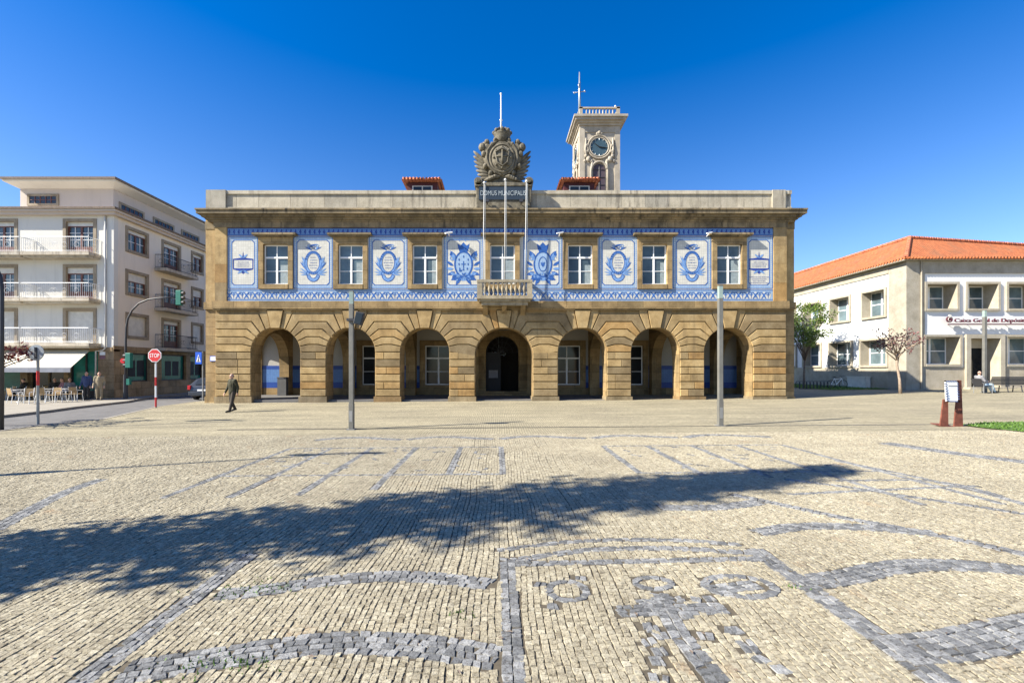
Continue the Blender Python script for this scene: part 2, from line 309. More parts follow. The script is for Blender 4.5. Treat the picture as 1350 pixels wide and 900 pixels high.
M = dict(
    cobble=cobbles(),
    sett=sett('sett', [(0, (.195, .172, .125)), (.25, (.315, .284, .212)), (.6, (.375, .342, .26)), (1, (.49, .46, .365))]),
    slate=sett('slate_sett', [(0, (.12, .126, .134)), (.5, (.20, .208, .22)), (1, (.30, .308, .318))], False),
    mortar=plain('mortar', (.085, .07, .047), .95, var=.35, sc=14),
    asphalt=plain('asphalt', (.125, .12, .115), .85, var=.2, sc=2, bmp=.2),
    pave=plain('pavement_slab', (.27, .245, .20), .85, var=.15, sc=1.5, bmp=.2),
    kerb=plain('kerb', (.26, .235, .195), .85, var=.2, sc=3, bmp=.2),
    granite=stone('granite', [(.22, .155, .072), (.335, .24, .115), (.43, .325, .17)], streak=.4, streakcol=(.10, .07, .04), attr=.38),
    granite_smooth=stone('granite_smooth', [(.20, .145, .07), (.305, .222, .11), (.395, .30, .155)], streak=.4, streakcol=(.09, .07, .045), attr=.12, brick=(1.5, .55)),
    cornice=stone('weathered_cornice', [(.12, .10, .065), (.24, .195, .12), (.34, .27, .16)], streak=.9, streakcol=(.022, .02, .018), attr=.2, brick=(1.6, 2)),
    parapet=stone('parapet_stone', [(.30, .27, .21), (.40, .37, .29), (.47, .43, .34)], streak=.75, streakcol=(.07, .06, .05), attr=.2),
    crest=stone('crest_stone', [(.075, .068, .05), (.15, .135, .10), (.24, .22, .165)], streak=.7, attr=.15, sc=3),
    tower=stone('tower_stone', [(.31, .275, .215), (.39, .35, .28), (.44, .40, .33)], streak=.35, streakcol=(.15, .12, .09), attr=.1),
    interior=paintwall('arcade_plaster', (.44, .425, .39), .15),
    tile=tiled('white_tile', (.58, .565, .50)),
    tile_mid=tiled('mid_blue_tile', (.11, .22, .47)),
    tile_light=tiled('light_blue_tile', (.30, .42, .58)),
    tile_dark=tiled('dark_blue_tile', (.035, .085, .33)),
    blue=plain('blue_glaze', (.03, .095, .31), .3, var=.3, sc=9),
    navy=plain('navy_glaze', (.025, .05, .24), .25, var=.3, sc=9),
    pale=plain('pale_blue_glaze', (.15, .27, .50), .3, var=.2, sc=9),
    white=plain('white_paint', (.80, .80, .78), .5, var=.04),
    glass=glassy('window_glass', (.085, .125, .145), .08, .5),  # blue-grey base colour stands in for the sky's reflection
    darkglass=glassy('dark_glass', (.02, .024, .028), .08, .4),
    tealglass=glassy('shop_glass', (.02, .17, .145), .15, .25),
    black=plain('black_void', (.012, .012, .014), .6),
    iron=plain('dark_iron', (.03, .03, .035), .5, spec=.5),
    steel=plain('grey_steel', (.30, .30, .29), .45, metal=.5, var=.1),
    postgrey=plain('post_grey', (.165, .16, .14), .55, metal=.2, var=.15),
    rust=plain('rusty_steel', (.16, .05, .03), .75, var=.35, sc=6),
    red=plain('red_paint', (.55, .03, .03), .4),
    bluepaint=plain('blue_sign', (.02, .10, .55), .35),
    plaque=plain('plaque_slate', (.028, .04, .055), .4),
    gold=plain('letter_grey', (.32, .36, .38), .5),
    signback=plain('sign_back', (.33, .36, .38), .4, metal=.6, var=.1),
    green=plain('signal_green', (.01, .14, .10), .5),
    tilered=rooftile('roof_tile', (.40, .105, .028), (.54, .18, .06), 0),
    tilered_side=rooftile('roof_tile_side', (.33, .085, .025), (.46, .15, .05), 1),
    dormer_tile=rooftile('dormer_tile', (.38, .09, .04), (.60, .22, .10), 0),
    darkred=plain('dark_red_wood', (.07, .014, .014), .6),
    aptwall=paintwall('apartment_wall', (.66, .64, .58), .3),
    aptside=paintwall('apartment_side', (.76, .68, .565), .35),
    aptattic=paintwall('attic_wall', (.55, .48, .42), .3),
    apttrim=stone('apartment_trim', [(.22, .18, .13), (.31, .26, .19), (.36, .31, .24)], attr=.1),
    aptstone=stone('apartment_stone', [(.22, .16, .09), (.33, .25, .15), (.40, .31, .20)], streak=.3, streakcol=(.1, .08, .05), brick=(.9, .5)),
    redwood=plain('red_wood', (.13, .045, .03), .5, var=.2),
    shutter=plain('roller_shutter', (.60, .58, .52), .6),
    slab=stone('balcony_slab', [(.40, .36, .28), (.50, .45, .36), (.56, .52, .44)], streak=.6, streakcol=(.10, .08, .06), attr=.1),
    bankwall=paintwall('bank_wall', (.74, .74, .72), .06),
    bankstone=stone('bank_stone', [(.30, .27, .205), (.38, .345, .27), (.44, .40, .325)], streak=.2, streakcol=(.2, .17, .13), attr=.1),
    maroon=plain('maroon_letters', (.10, .025, .035), .5),
    awning=plain('awning_cloth', (.60, .56, .45), .8, var=.06),
    valance=plain('valance_cloth', (.20, .21, .24), .8),
    grass=leafmat('grass', (.05, .11, .012), (.12, .22, .03), .6, .2),
    lawn=plain('lawn', (.07, .13, .02), .9, var=.4, sc=5),
    bark=plain('bark', (.17, .13, .10), .9, var=.3, sc=8, bmp=.5),
    palebark=plain('pale_bark', (.30, .23, .17), .9, var=.25, sc=8, bmp=.5),
    leaf=leafmat('leaf', (.07, .13, .02), (.22, .30, .06), .5, .35),
    plum=leafmat('plum_leaf', (.05, .015, .02), (.20, .075, .07)),
    redleaf=leafmat('red_leaf', (.06, .012, .012), (.18, .04, .03)),
    pine=leafmat('conifer_leaf', (.02, .05, .015), (.06, .11, .03), .6, .1),
    skin=plain('skin', (.52, .30, .21), .55, var=.06, sc=9),
    hair=plain('hair', (.10, .08, .07), .7, var=.3, sc=40), hairg=plain('grey_hair', (.35, .33, .31), .7, var=.2, sc=40),
    olive=plain('olive_cloth', (.036, .034, .016), .85, var=.2, sc=12), darkcloth=plain('dark_cloth', (.035, .033, .032), .85, var=.2, sc=12),
    brown=plain('brown_cloth', (.05, .04, .03), .85, var=.2, sc=12), navycloth=plain('navy_cloth', (.045, .065, .14), .85, var=.2, sc=12),
    khaki=plain('khaki_cloth', (.30, .24, .15), .85, var=.15, sc=12), greycloth=plain('grey_cloth', (.20, .20, .21), .85, var=.15, sc=12),
    jeans=plain('light_jeans', (.45, .58, .68), .85, var=.12, sc=12), mauve=plain('mauve_cloth', (.28, .14, .16), .85, var=.15, sc=12),
    leather=plain('black_leather', (.02, .018, .016), .5), carpaint=plain('car_paint', (.030, .036, .05), .25, spec=.7, var=.05),
    tyre=plain('tyre', (.02, .02, .02), .9), rim=plain('rim', (.45, .45, .46), .3, metal=.8), lampred=plain('lamp_red', (.5, .02, .03), .2),
    chair=plain('chair_white', (.78, .78, .75), .4), wicker=plain('wicker', (.34, .23, .11), .8, var=.25, sc=20), tabletop=plain('table_top', (.55, .53, .50), .35),
    polegrey=plain('pole_grey', (.50, .50, .48), .5, var=.05), curtaincloth=plain('curtain_cloth', (.24, .29, .30), .5, var=.2, sc=6), plinthstone=stone('plinth_stone', [(.16, .125, .07), (.25, .195, .115), (.33, .265, .16)], streak=.6, streakcol=(.07, .06, .04), attr=.35), purplegrey=plain('purple_grey_wood', (.07, .05, .06), .6), balc=stone('balcony_stone', [(.22, .19, .13), (.33, .285, .20), (.42, .37, .27)], streak=.6, streakcol=(.06, .05, .04), attr=.15),
    dial=plain('clock_dial', (.05, .085, .105), .3), lampglass=plain('lamp_glass', (.26, .33, .29), .2, spec=.6), litter=plain('bin_grey', (.10, .10, .10), .6),
)

# ------------------------------------------------------------------ ground, road, paving
def sheet(name, poly, mat, dz, kind='structure'):
    b = MB(); b.face([(p[0], p[1], gz(p[0]) + dz) for p in poly]); o = b.build(name, mat, kind=kind, origin=(0, 0, 0), flat=True)
    bm = bmesh.new(); bm.from_mesh(o.data)
    for f in bm.faces:
        if f.normal.z < 0: f.normal_flip()
    bm.to_mesh(o.data); bm.free(); return o
b = MB()
xs = [-600, -120, 0, 18, 40, 120, 600]; ys = [-300, 0, 60, 900]
for i in range(len(xs) - 1):
    for j in range(len(ys) - 1):
        q = [(xs[i], ys[j]), (xs[i + 1], ys[j]), (xs[i + 1], ys[j + 1]), (xs[i], ys[j + 1])]
        b.face([(x, y, gz(x) if abs(x) <= 40 else (gz(40) if x > 0 else max(gz(x), -.9))) for x, y in q])
b.build('plaza_ground', M['cobble'], kind='structure', origin=(0, 0, 0), flat=True)

APY = 30.5; APX = (150 - VX) * APY / F       # front and street side of the apartment house
near = [(-10, 569), (40, 562), (130, 553), (170, 544), (205, 536), (250, 530)]
far = [(-10, 552), (60, 544), (95, 539), (130, 535), (165, 531)]
rn = [G(*p) for p in near]; rf = [G(*p) for p in far]
road = [(-60, rn[0].y - 6)] + [(p.x, p.y) for p in rn] + [(-18.2, 40), (-18.2, 90), (APX + 1.4, 90), (APX + 1.4, 31.5)] + [(p.x, p.y) for p in reversed(rf)] + [(-60, rf[0].y - 4)]
sheet('road', road, M['asphalt'], .004)
pv = [(-60, rf[0].y - 4)] + [(p.x, p.y) for p in rf] + [(APX + 1.4, 31.5), (APX + 1.4, 90), (-60, 90)]
b = MB(); b.hexa([(x, y, gz(x) - .05) for x, y in pv], [(x, y, gz(x) + .13) for x, y in pv]); b.build('cafe_pavement', M['pave'], kind='structure', origin=(0, 0, 0))
edge = [(-60, rf[0].y - 4)] + [(p.x, p.y) for p in rf] + [(APX + 1.4, 31.5), (APX + 1.4, 90)]
b = MB()
for (x0, y0), (x1, y1) in zip(edge[:-1], edge[1:]):
    d = Vector((x1 - x0, y1 - y0)).normalized(); n = Vector((d.y, -d.x)) * .14
    b.hexa([(x0, y0, gz(x0) - .04), (x1, y1, gz(x1) - .04), (x1 + n.x, y1 + n.y, gz(x1) - .04), (x0 + n.x, y0 + n.y, gz(x0) - .04)],
           [(x0, y0, gz(x0) + .136), (x1, y1, gz(x1) + .136), (x1 + n.x, y1 + n.y, gz(x1) + .12), (x0 + n.x, y0 + n.y, gz(x0) + .12)])
b.build('kerb_strip', M['kerb'], kind='structure', origin=(0, 0, 0))
b = MB()
for i in range(len(rn) - 1):
    a, c = rn[i], rn[i + 1]; d = (c - a).normalized(); n = Vector((d.y, -d.x, 0)) * .16
    b.face([a + Vector((0, 0, .012)), c + Vector((0, 0, .012)), c + n + Vector((0, 0, .012)), a + n + Vector((0, 0, .012))])
b.build('plaza_kerb_line', M['pave'], kind='structure', origin=(0, 0, 0), flat=True)
# drain channel across the plaza
b = MB(); yd = 14.62
for i in range(32):
    x0 = -9 + i; b.face([(x0, yd, gz(x0) + .005), (x0 + .985, yd, gz(x0 + 1) + .005), (x0 + .985, yd + .11, gz(x0 + 1) + .005), (x0, yd + .11, gz(x0) + .005)])
b.build('drain_channel', M['iron'], kind='structure', origin=(0, 0, 0), flat=True)

# --- setts laid one by one near the camera, slate inlays along their curves
YN, YF = 2.15, 13.2
def g2(pts): return [tuple(G(*p)[:2]) for p in pts]
def smooth(pts, n=3):
    for _ in range(n):
        q = [pts[0]]
        for a, c in zip(pts[:-1], pts[1:]): q += [(.75 * a[0] + .25 * c[0], .75 * a[1] + .25 * c[1]), (.25 * a[0] + .75 * c[0], .25 * a[1] + .75 * c[1])]
        pts = q + [pts[-1]]
    return pts
bands = []       # (polyline, width, rows)
def band(pts, width, rows, curve=False, px=True):
    p = g2(pts) if px else pts
    bands.append((smooth(p) if curve else p, width, rows))
band([(.105, 2.1), (.105, 4.55)], .15, 2, px=False)
band([(2.67, 2.1), (2.67, 4.75)], .21, 3, px=False)
band([(-2.54, 2.1), (-2.54, 4.7)], .17, 2, px=False)
band([(.18, 4.42), (2.6, 4.50)], .11, 2, px=False); 
band(smooth([(.15, 4.5), (1.0, 4.78), (1.9, 4.78), (2.7, 4.62)]), .12, 2, px=False)
band(smooth([(.0, 4.75), (.9, 5.02), (2.0, 5.02), (2.6, 4.85)]), .10, 2, px=False)
band([(285, 785), (350, 778), (430, 766), (500, 759), (570, 761), (648, 771)], .22, 3, True)
band([(160, 888), (250, 874), (330, 861), (420, 848), (490, 847), (570, 853), (656, 867)], .27, 4, True)
band([(1000, 703), (1040, 695), (1090, 693), (1150, 696), (1235, 704)], .24, 3, True)
band([(1052, 768), (1110, 763), (1160, 750), (1220, 744), (1290, 746), (1400, 758)], .27, 4, True)
band([(1175, 856), (1230, 855), (1290, 845), (1350, 829), (1420, 822)], .33, 4, True)
band([(870, 669), (920, 670), (960, 668), (1000, 662)], .25, 3, True)
band([(965, 652), (1015, 662), (1105, 682), (1230, 704), (1400, 742)], .16, 2, True)
band([(1035, 632), (1125, 643), (1205, 656), (1290, 668), (1400, 686)], .14, 2, True)
band([(1100, 607), (1200, 627), (1290, 648), (1400, 678)], .14, 2, True)
band([(1165, 584), (1200, 589), (1260, 598), (1350, 609), (1420, 618)], .45, 4, True)
band([(1040, 652), (1180, 645), (1290, 641)], .10, 1, True); band([(1100, 634), (1240, 632), (1320, 654)], .10, 1, True)
for X, yn in ((.105, 8.2), (-.87, 8.2), (-1.95, 7.2), (-3.02, 6.9), (-4.0, 6.8), (-5.0, 6.8), (2.57, 8.2), (3.63, 8.0), (4.7, 7.8), (5.8, 6.2), (6.9, 6.2)):
    band([(X, yn), (X, 11.05)], .13, 2, px=False)
for (a, c) in ((-5, .1), (2.57, 6.9)):
    for y in (8.2, 11.05): band([(a, y), (c, y)], .09, 1, px=False)
for k in range(5):
    x0 = -4.9 + k * 2.5; band(smooth([(x0, 12.3), (x0 + .5, 12.7), (x0 + 1.2, 12.75), (x0 + 1.8, 12.45), (x0 + 2.3, 12.3)]), .28, 3, px=False)
band([(-10, 700), (30, 678), (60, 662), (95, 645), (135, 632)], .22, 3, True)
# anchor, rings and loose dark stones
def ringpts(cx, cy, r, n=20): c = G(cx, cy); return [(c.x + r[0] * math.cos(2 * math.pi * i / n), c.y + r[1] * math.sin(2 * math.pi * i / n)) for i in range(n + 1)]
band(ringpts(748, 779, (.16, .17)), .075, 1, px=False); band(ringpts(861, 769, (.16, .11)), .07, 1, px=False)
band(ringpts(975, 773, (.29, .19)), .09, 1, px=False); band([(940, 778), (1000, 771)], .17, 2)
band([(815, 806), (957, 802)], .17, 2); band([(868, 782), (890, 830), (915, 860), (950, 903)], .16, 2, True)
band([(840, 795), (900, 790)], .10, 1)
for pq in ((728, 800), (860, 829), (872, 840), (855, 848), (866, 872), (870, 860), (960, 830), (985, 850), (990, 858), (1005, 872), (1030, 884), (930, 838), (905, 812), (935, 790), (918, 790), (850, 825), (765, 762), (712, 770), (868, 893), (972, 832)):
    c = G(*pq); band([(c.x - .05, c.y), (c.x + .05, c.y + random.uniform(-.03, .03))], .09, 1, px=False)
for k in range(70):     # the small figures in the grid cells read as scattered dark stones
    x = random.choice([random.uniform(-4.9, 0), random.uniform(2.7, 6.8)]); y = random.uniform(8.3, 10.9); a = random.uniform(0, 3.1); l = random.uniform(.08, .3)
    band([(x, y), (x + l * math.cos(a), y + l * math.sin(a))], .07, 1, px=False)
V, C, SV, SC_ = [], [], [], []
def add_stone(V, C, q, h, c, tilt=.005, inset=.005):
    q = np.array(q); ctr = q.mean(0); z = np.array([0.0075 * p[0] + 0.012 * max(0, p[0] - 18) for p in q])
    top = q + (ctr - q) * (inset / (np.linalg.norm(ctr - q, axis=1)[:, None] + 1e-6))
    tz = z + h + (rng.random(4) - .5) * tilt
    V.append(np.vstack([np.column_stack([q, z + .001]), np.column_stack([top, tz])])); C.append(c)
for pts, wd, rows in bands:
    rows = max(1, round(wd / .066))
    for r in range(rows):
        off = (r + .5) / rows * wd - wd / 2; rw = wd / rows
        A_ = np.array(pts); dd = np.linalg.norm(np.diff(A_, axis=0), axis=1); cum = np.concatenate([[0], np.cumsum(dd)]); tot = cum[-1]
        nrm = np.gradient(A_, axis=0); nrm = nrm / (np.linalg.norm(nrm, axis=1)[:, None] + 1e-9); nrm = np.column_stack([-nrm[:, 1], nrm[:, 0]])
        def at(u): return np.array([np.interp(u, cum, A_[:, 0]), np.interp(u, cum, A_[:, 1])]), np.array([np.interp(u, cum, nrm[:, 0]), np.interp(u, cum, nrm[:, 1])])
        u = -random.uniform(0, .05)
        while u < tot - .02:
            e = min(u + random.uniform(.055, .105), tot); a0, n0 = at(max(u, 0) + .002); a1, n1 = at(e - .002)
            jit = lambda: (rng.random(2) - .5) * .012; sk = random.uniform(-.022, .022); ts = (a1 - a0) / (np.linalg.norm(a1 - a0) + 1e-9) * sk
            q = [a0 + n0 * (off - rw / 2 + .002) + jit(), a1 + n1 * (off - rw / 2 + .002) + jit(), a1 + n1 * (off + rw / 2 - .002) + jit() + ts, a0 + n0 * (off + rw / 2 - .002) + jit() + ts]
            if e - max(u, 0) > .025: add_stone(SV, SC_, q, .0108, random.random())
            u = e
segs = []
for pts, wd, rows in bands:
    for a, c in zip(pts[:-1], pts[1:]): segs.append((*a, *c, wd / 2 - .002))
segs = np.array(segs)
def vmax(y): return 1.22 * y + 2.2
x = -vmax(YF); cents = []; quads = []
while x < vmax(YF):
    wx = random.uniform(.046, .060); y = max(YN, (abs(x) - 2.2) / 1.22) + random.uniform(0, .06)
    ph = random.uniform(0, 6)
    while y < YF:
        ly = random.uniform(.044, .072)
        def wob(yy): return .018 * math.sin(yy * 1.3 + ph * .1 + x * .35) + .012 * math.sin(yy * 3.1 + x)
        x0, x1 = x + wob(y), x + wob(y + ly); g = .0030; gy = .0018
        jx = random.uniform(-.003, .003); quads.append([(x0 + g + jx, y + gy), (x0 + wx - g + jx, y + gy), (x1 + wx - g + jx, y + ly - gy), (x1 + g + jx, y + ly - gy)]); cents.append((x0 + wx / 2, y + ly / 2))
        y += ly
    x += wx
quads = np.array(quads); cents = np.array(cents); keep = np.ones(len(cents), bool)
for sg in segs:
    a = sg[:2]; d = sg[2:4] - a; L2 = max(d @ d, 1e-9); near_ = (np.abs(cents[:, 0] - a[0] - d[0] / 2) < abs(d[0]) / 2 + .4) & (np.abs(cents[:, 1] - a[1] - d[1] / 2) < abs(d[1]) / 2 + .4)
    idx = np.nonzero(near_ & keep)[0]
    if len(idx) == 0: continue
    t_ = ((cents[idx] - a) @ d) / L2; L1 = math.sqrt(L2); okk = (t_ * L1 > -.025) & (t_ * L1 < L1 + .025); idx = idx[okk]; t_ = t_[okk]; dist = np.linalg.norm(cents[idx] - a - t_[:, None] * d, axis=1)
    keep[idx[dist < sg[4]]] = False
quads = quads[keep]; cents = cents[keep]
quads = quads + (rng.random(quads.shape) - .5) * .010
K = len(quads); ctr = quads.mean(1, keepdims=True); dv = ctr - quads; dl = np.linalg.norm(dv, axis=2, keepdims=True) + 1e-6
zt = .0075 * quads[..., 0:1] + .012 * np.maximum(0, quads[..., 0:1] - 18)
lift = .0095 + (rng.random((K, 1, 1)) - .5) * .005 + (rng.random((K, 4, 1)) - .5) * .006
bot = np.concatenate([quads, zt + .001], 2); top = np.concatenate([quads + dv / dl * .0038, zt + lift], 2)
VV = np.concatenate([bot, top], 1).reshape(-1, 3)
# stone tone drifts slowly over the plaza and jumps from stone to stone
tone = np.clip(rng.normal(.5, .15, K), 0, 1)
FB = np.array([[4, 5, 6, 7], [0, 1, 5, 4], [1, 2, 6, 5], [2, 3, 7, 6], [3, 0, 4, 7]])
def bigmesh(name, V, tone, mat):
    K = len(V) // 8; me = bpy.data.meshes.new(name)
    f = (FB[None] + (np.arange(K) * 8)[:, None, None]).reshape(-1, 4)
    me.vertices.add(len(V)); me.vertices.foreach_set('co', V.astype(np.float32).ravel())
    me.loops.add(f.size); me.loops.foreach_set('vertex_index', f.astype(np.int32).ravel())
    me.polygons.add(len(f)); me.polygons.foreach_set('loop_start', (np.arange(len(f)) * 4).astype(np.int32)); me.update(calc_edges=True); me.validate()
    at = me.attributes.new('v', 'FLOAT', 'FACE'); at.data.foreach_set('value', np.repeat(tone, 5).astype(np.float32))
    me.shade_flat(); me.materials.append(mat); o = bpy.data.objects.new(name, me); COL.objects.link(o); o['kind'] = 'structure'; return o
bigmesh('cobblestone_paving', VV, tone, M['sett'])
bigmesh('slate_inlay_paving', np.vstack(SV), np.array(SC_), M['slate'])
b = MB()
for sg_ in (-1, 1):
    a_, c_ = sg_ * (vmax(YN) - .05), sg_ * (vmax(YF) - .05)
    b.face([(0, YN + .02, .002), (a_, YN + .02, gz(a_) + .002), (c_, YF - .02, gz(c_) + .002), (0, YF - .02, .002)])
b.build('paving_bed', M['mortar'], kind='structure', origin=(0, 0, 0), flat=True)
# weeds in the joints
b = MB()
for (px, py, n, sp) in ((325, 777, 60, .18), (365, 776, 40, .14), (275, 876, 50, .14), (330, 878, 40, .10), (1050, 775, 14, .08), (605, 812, 20, .08)):
    c = G(px, py)
    for _ in range(n):
        x = c.x + random.gauss(0, sp); y = c.y + random.gauss(0, sp * .5); a = random.uniform(0, 6.28); h = random.uniform(.012, .03); d = Vector((math.cos(a), math.sin(a), 0)) * .008
        o = Vector((x, y, gz(x) + .008)); b.face([o - d, o + d, o + Vector((random.uniform(-.015, .015), random.uniform(-.015, .015), h))])
b.build('joint_weeds', M['grass'], kind='stuff', origin=(0, 0, 0), flat=True)
b = MB()
for _ in range(60):
    c = G(random.uniform(0, 1350), random.uniform(600, 890)); a = random.uniform(0, 6.28); l = random.uniform(.012, .03); d = Vector((math.cos(a), math.sin(a), 0)) * l; e = Vector((-math.sin(a), math.cos(a), 0)) * l * .45; o = c + Vector((0, 0, .021))
    b.face([o - d, o - e + Vector((0, 0, .006)), o + d, o + e + Vector((0, 0, .008))])
b.build('fallen_leaves', M['bark'], kind='stuff', origin=(0, 0, 0), flat=True)
# lawns on the right
def lawn(name, poly, dens, h):
    b = MB(); b.face([(x, y, gz(x) + .03) for x, y in poly]); sheet(name, poly, M['lawn'], .03)
    A = np.array(poly); lo, hi = A.min(0), A.max(0); b = MB(); n = int((hi[0] - lo[0]) * (hi[1] - lo[1]) * dens)
    def inside(x, y):
        r = False
        for i in range(len(poly)):
            (xa, ya), (xb, yb) = poly[i], poly[i - 1]
            if (ya > y) != (yb > y) and x < (xb - xa) * (y - ya) / (yb - ya) + xa: r = not r
        return r
    for _ in range(n):
        x, y = random.uniform(lo[0], hi[0]), random.uniform(lo[1], hi[1])
        if not inside(x, y): continue
        a = random.uniform(0, 6.28); d = Vector((math.cos(a), math.sin(a), 0)) * .02; o = Vector((x, y, gz(x) + .03))
        b.face([o - d, o + d, o + Vector((random.uniform(-.04, .04), random.uniform(-.04, .04), h * random.uniform(.5, 1.2)))])
    b.build('grass', M['grass'], kind='stuff', origin=(0, 0, 0), flat=True)
ga = [G(1268, 561), G(1300, 557.5), G(1420, 556), G(1420, 576), G(1350, 570), G(1300, 565)]
lawn('lawn_edge', [(p.x, p.y) for p in ga], 160, .06)
BX, BY = (1195 - VX) * 33 / F, 33.0           # corner of the bank
lawn('lawn_strip', [(BX - 4.4, 34.2), (BX - .15, 34.2), (BX - .15, 62), (BX - 4.4, 62)], 60, .10)

# ------------------------------------------------------------------ town hall
D = 26.8; S = F / D
def fx(px): return (px - VX) / S
def fz(py): return CH - (py - VY) / S
hall = thing('town_hall', 'long tan granite town hall with seven arches and blue tiled upper storey', 'town hall', (fx(662.5), 30, 0))
ARC = [(363, 32), (462, 32), (560, 32), (664.5, 38), (768, 32), (864.5, 32), (961, 32)]
CROWN = 432
def arch_wall(b, u0, u1, z0, z1, arches, t0, t1, mp, n=18, c=.5):
    """wall in the u,z plane with round arched openings (cu, r, zspring) reaching down to z0"""
    def quad(a, bb, cc, d, flip=False): b.face([a, bb, cc, d], c)
    e = u0
    def slab(ua, ub, za, zb):
        for t in (t0, t1): quad(mp(ua, t, za), mp(ub, t, za), mp(ub, t, zb), mp(ua, t, zb))
    for (cu, r, zs) in arches:
        slab(e, cu - r, z0, z1)
        an = [math.pi - math.pi * i / n for i in range(n + 1)]; pt = [(cu + r * math.cos(a), zs + r * math.sin(a)) for a in an]
        for (ua, za), (ub, zb) in zip(pt[:-1], pt[1:]):
            for t in (t0, t1): quad(mp(ua, t, za), mp(ub, t, zb), mp(ub, t, z1), mp(ua, t, z1))
            quad(mp(ua, t0, za), mp(ub, t0, zb), mp(ub, t1, zb), mp(ua, t1, za))
        for u in (cu - r, cu + r): quad(mp(u, t0, z0), mp(u, t1, z0), mp(u, t1, zs), mp(u, t0, zs))
        e = cu + r
    slab(e, u1, z0, z1)
    for u in (u0, u1): quad(mp(u, t0, z0), mp(u, t1, z0), mp(u, t1, z1), mp(u, t0, z1))
    quad(mp(u0, t0, z1), mp(u1, t0, z1), mp(u1, t1, z1), mp(u0, t1, z1))
b = MB(); ZB = -.35
X0, X1 = fx(283), fx(1037); ZT = fz(407)
arches = [(fx(c), r / S, fz(CROWN + r)) for c, r in ARC]
arch_wall(b, X0, X1, ZB, ZT, arches, D + .09, D + .95, lambda u, t, z: (u, t, z))
b.build('arcade_wall', M['granite_smooth'], hall)
# rusticated blocks: courses that turn into voussoirs round each arch
b = MB(); lv = [fz(464 - 10 * i) for i in range(6)]; lv[5] = fz(413.5); cs = .0275
def jp(i, k, side):
    cx, r, zs = arches[k]; small = ARC[k][1] == 32
    th = [90, 77, 64, 51, 38, 23.5][i] if small else [90, 71, 58, 45.5, 33, 19][i]
    t = R(th); zl = lv[i] if i else zs
    rr = max(r, (zl - zs) / max(math.cos(t), 1e-3)) if i else r
    p0 = (cx + side * r * math.sin(t), zs + r * math.cos(t)); p1 = (cx + side * rr * math.sin(t), max(zl, zs + r * math.cos(t)))
    return th, p0, p1
def arcpts(k, side, ta, tb, n=4):
    cx, r, zs = arches[k]; return [(cx + side * r * math.sin(R(ta + (tb - ta) * i / n)), zs + r * math.cos(R(ta + (tb - ta) * i / n))) for i in range(n + 1)]
def shrink(poly, g=.030):
    c = len(poly); A = sum(poly[i - 1][0] * poly[i][1] - poly[i][0] * poly[i - 1][1] for i in range(c))
    if A < 0: poly = poly[::-1]
    q = []
    for i in range(c):
        a, p, e = Vector(poly[i - 1]), Vector(poly[i]), Vector(poly[(i + 1) % c])
        d1 = (p - a); d2 = (e - p)
        if d1.length < 1e-5 or d2.length < 1e-5: continue
        d1.normalize(); d2.normalize(); n1 = Vector((-d1.y, d1.x)); n2 = Vector((-d2.y, d2.x)); m_ = n1 + n2
        if m_.length < 1e-4: continue
        m_ = m_ / m_.length; l = g / max(.35, m_.dot(n1)); q.append((p + m_ * l)[:])
    return q
def block(poly, split=True):
    q = shrink(poly)
    if len(q) >= 3:
        c = random.random(); y0 = D + random.uniform(-.004, .004)
        ins = shrink(q, .018)
        if len(ins) == len(q):
            b.hexa([(x, y0, z) for x, z in ins], [(x, y0 + .02, z) for x, z in q], c); b.hexa([(x, y0 + .021, z) for x, z in q], [(x, D + .1, z) for x, z in q], c)
        else: b.prism(q, y0, D + .1, c)
zp = fz(522.5)
low = [zp] + [fz(513 - 9.8 * i) for i in range(0, 5)] + [None]
def clean(poly):
    r = []
    for p in poly:
        if not r or (Vector(p) - Vector(r[-1])).length > .004: r.append(p)
    if (Vector(r[0]) - Vector(r[-1])).length < .004: r.pop()
    return r
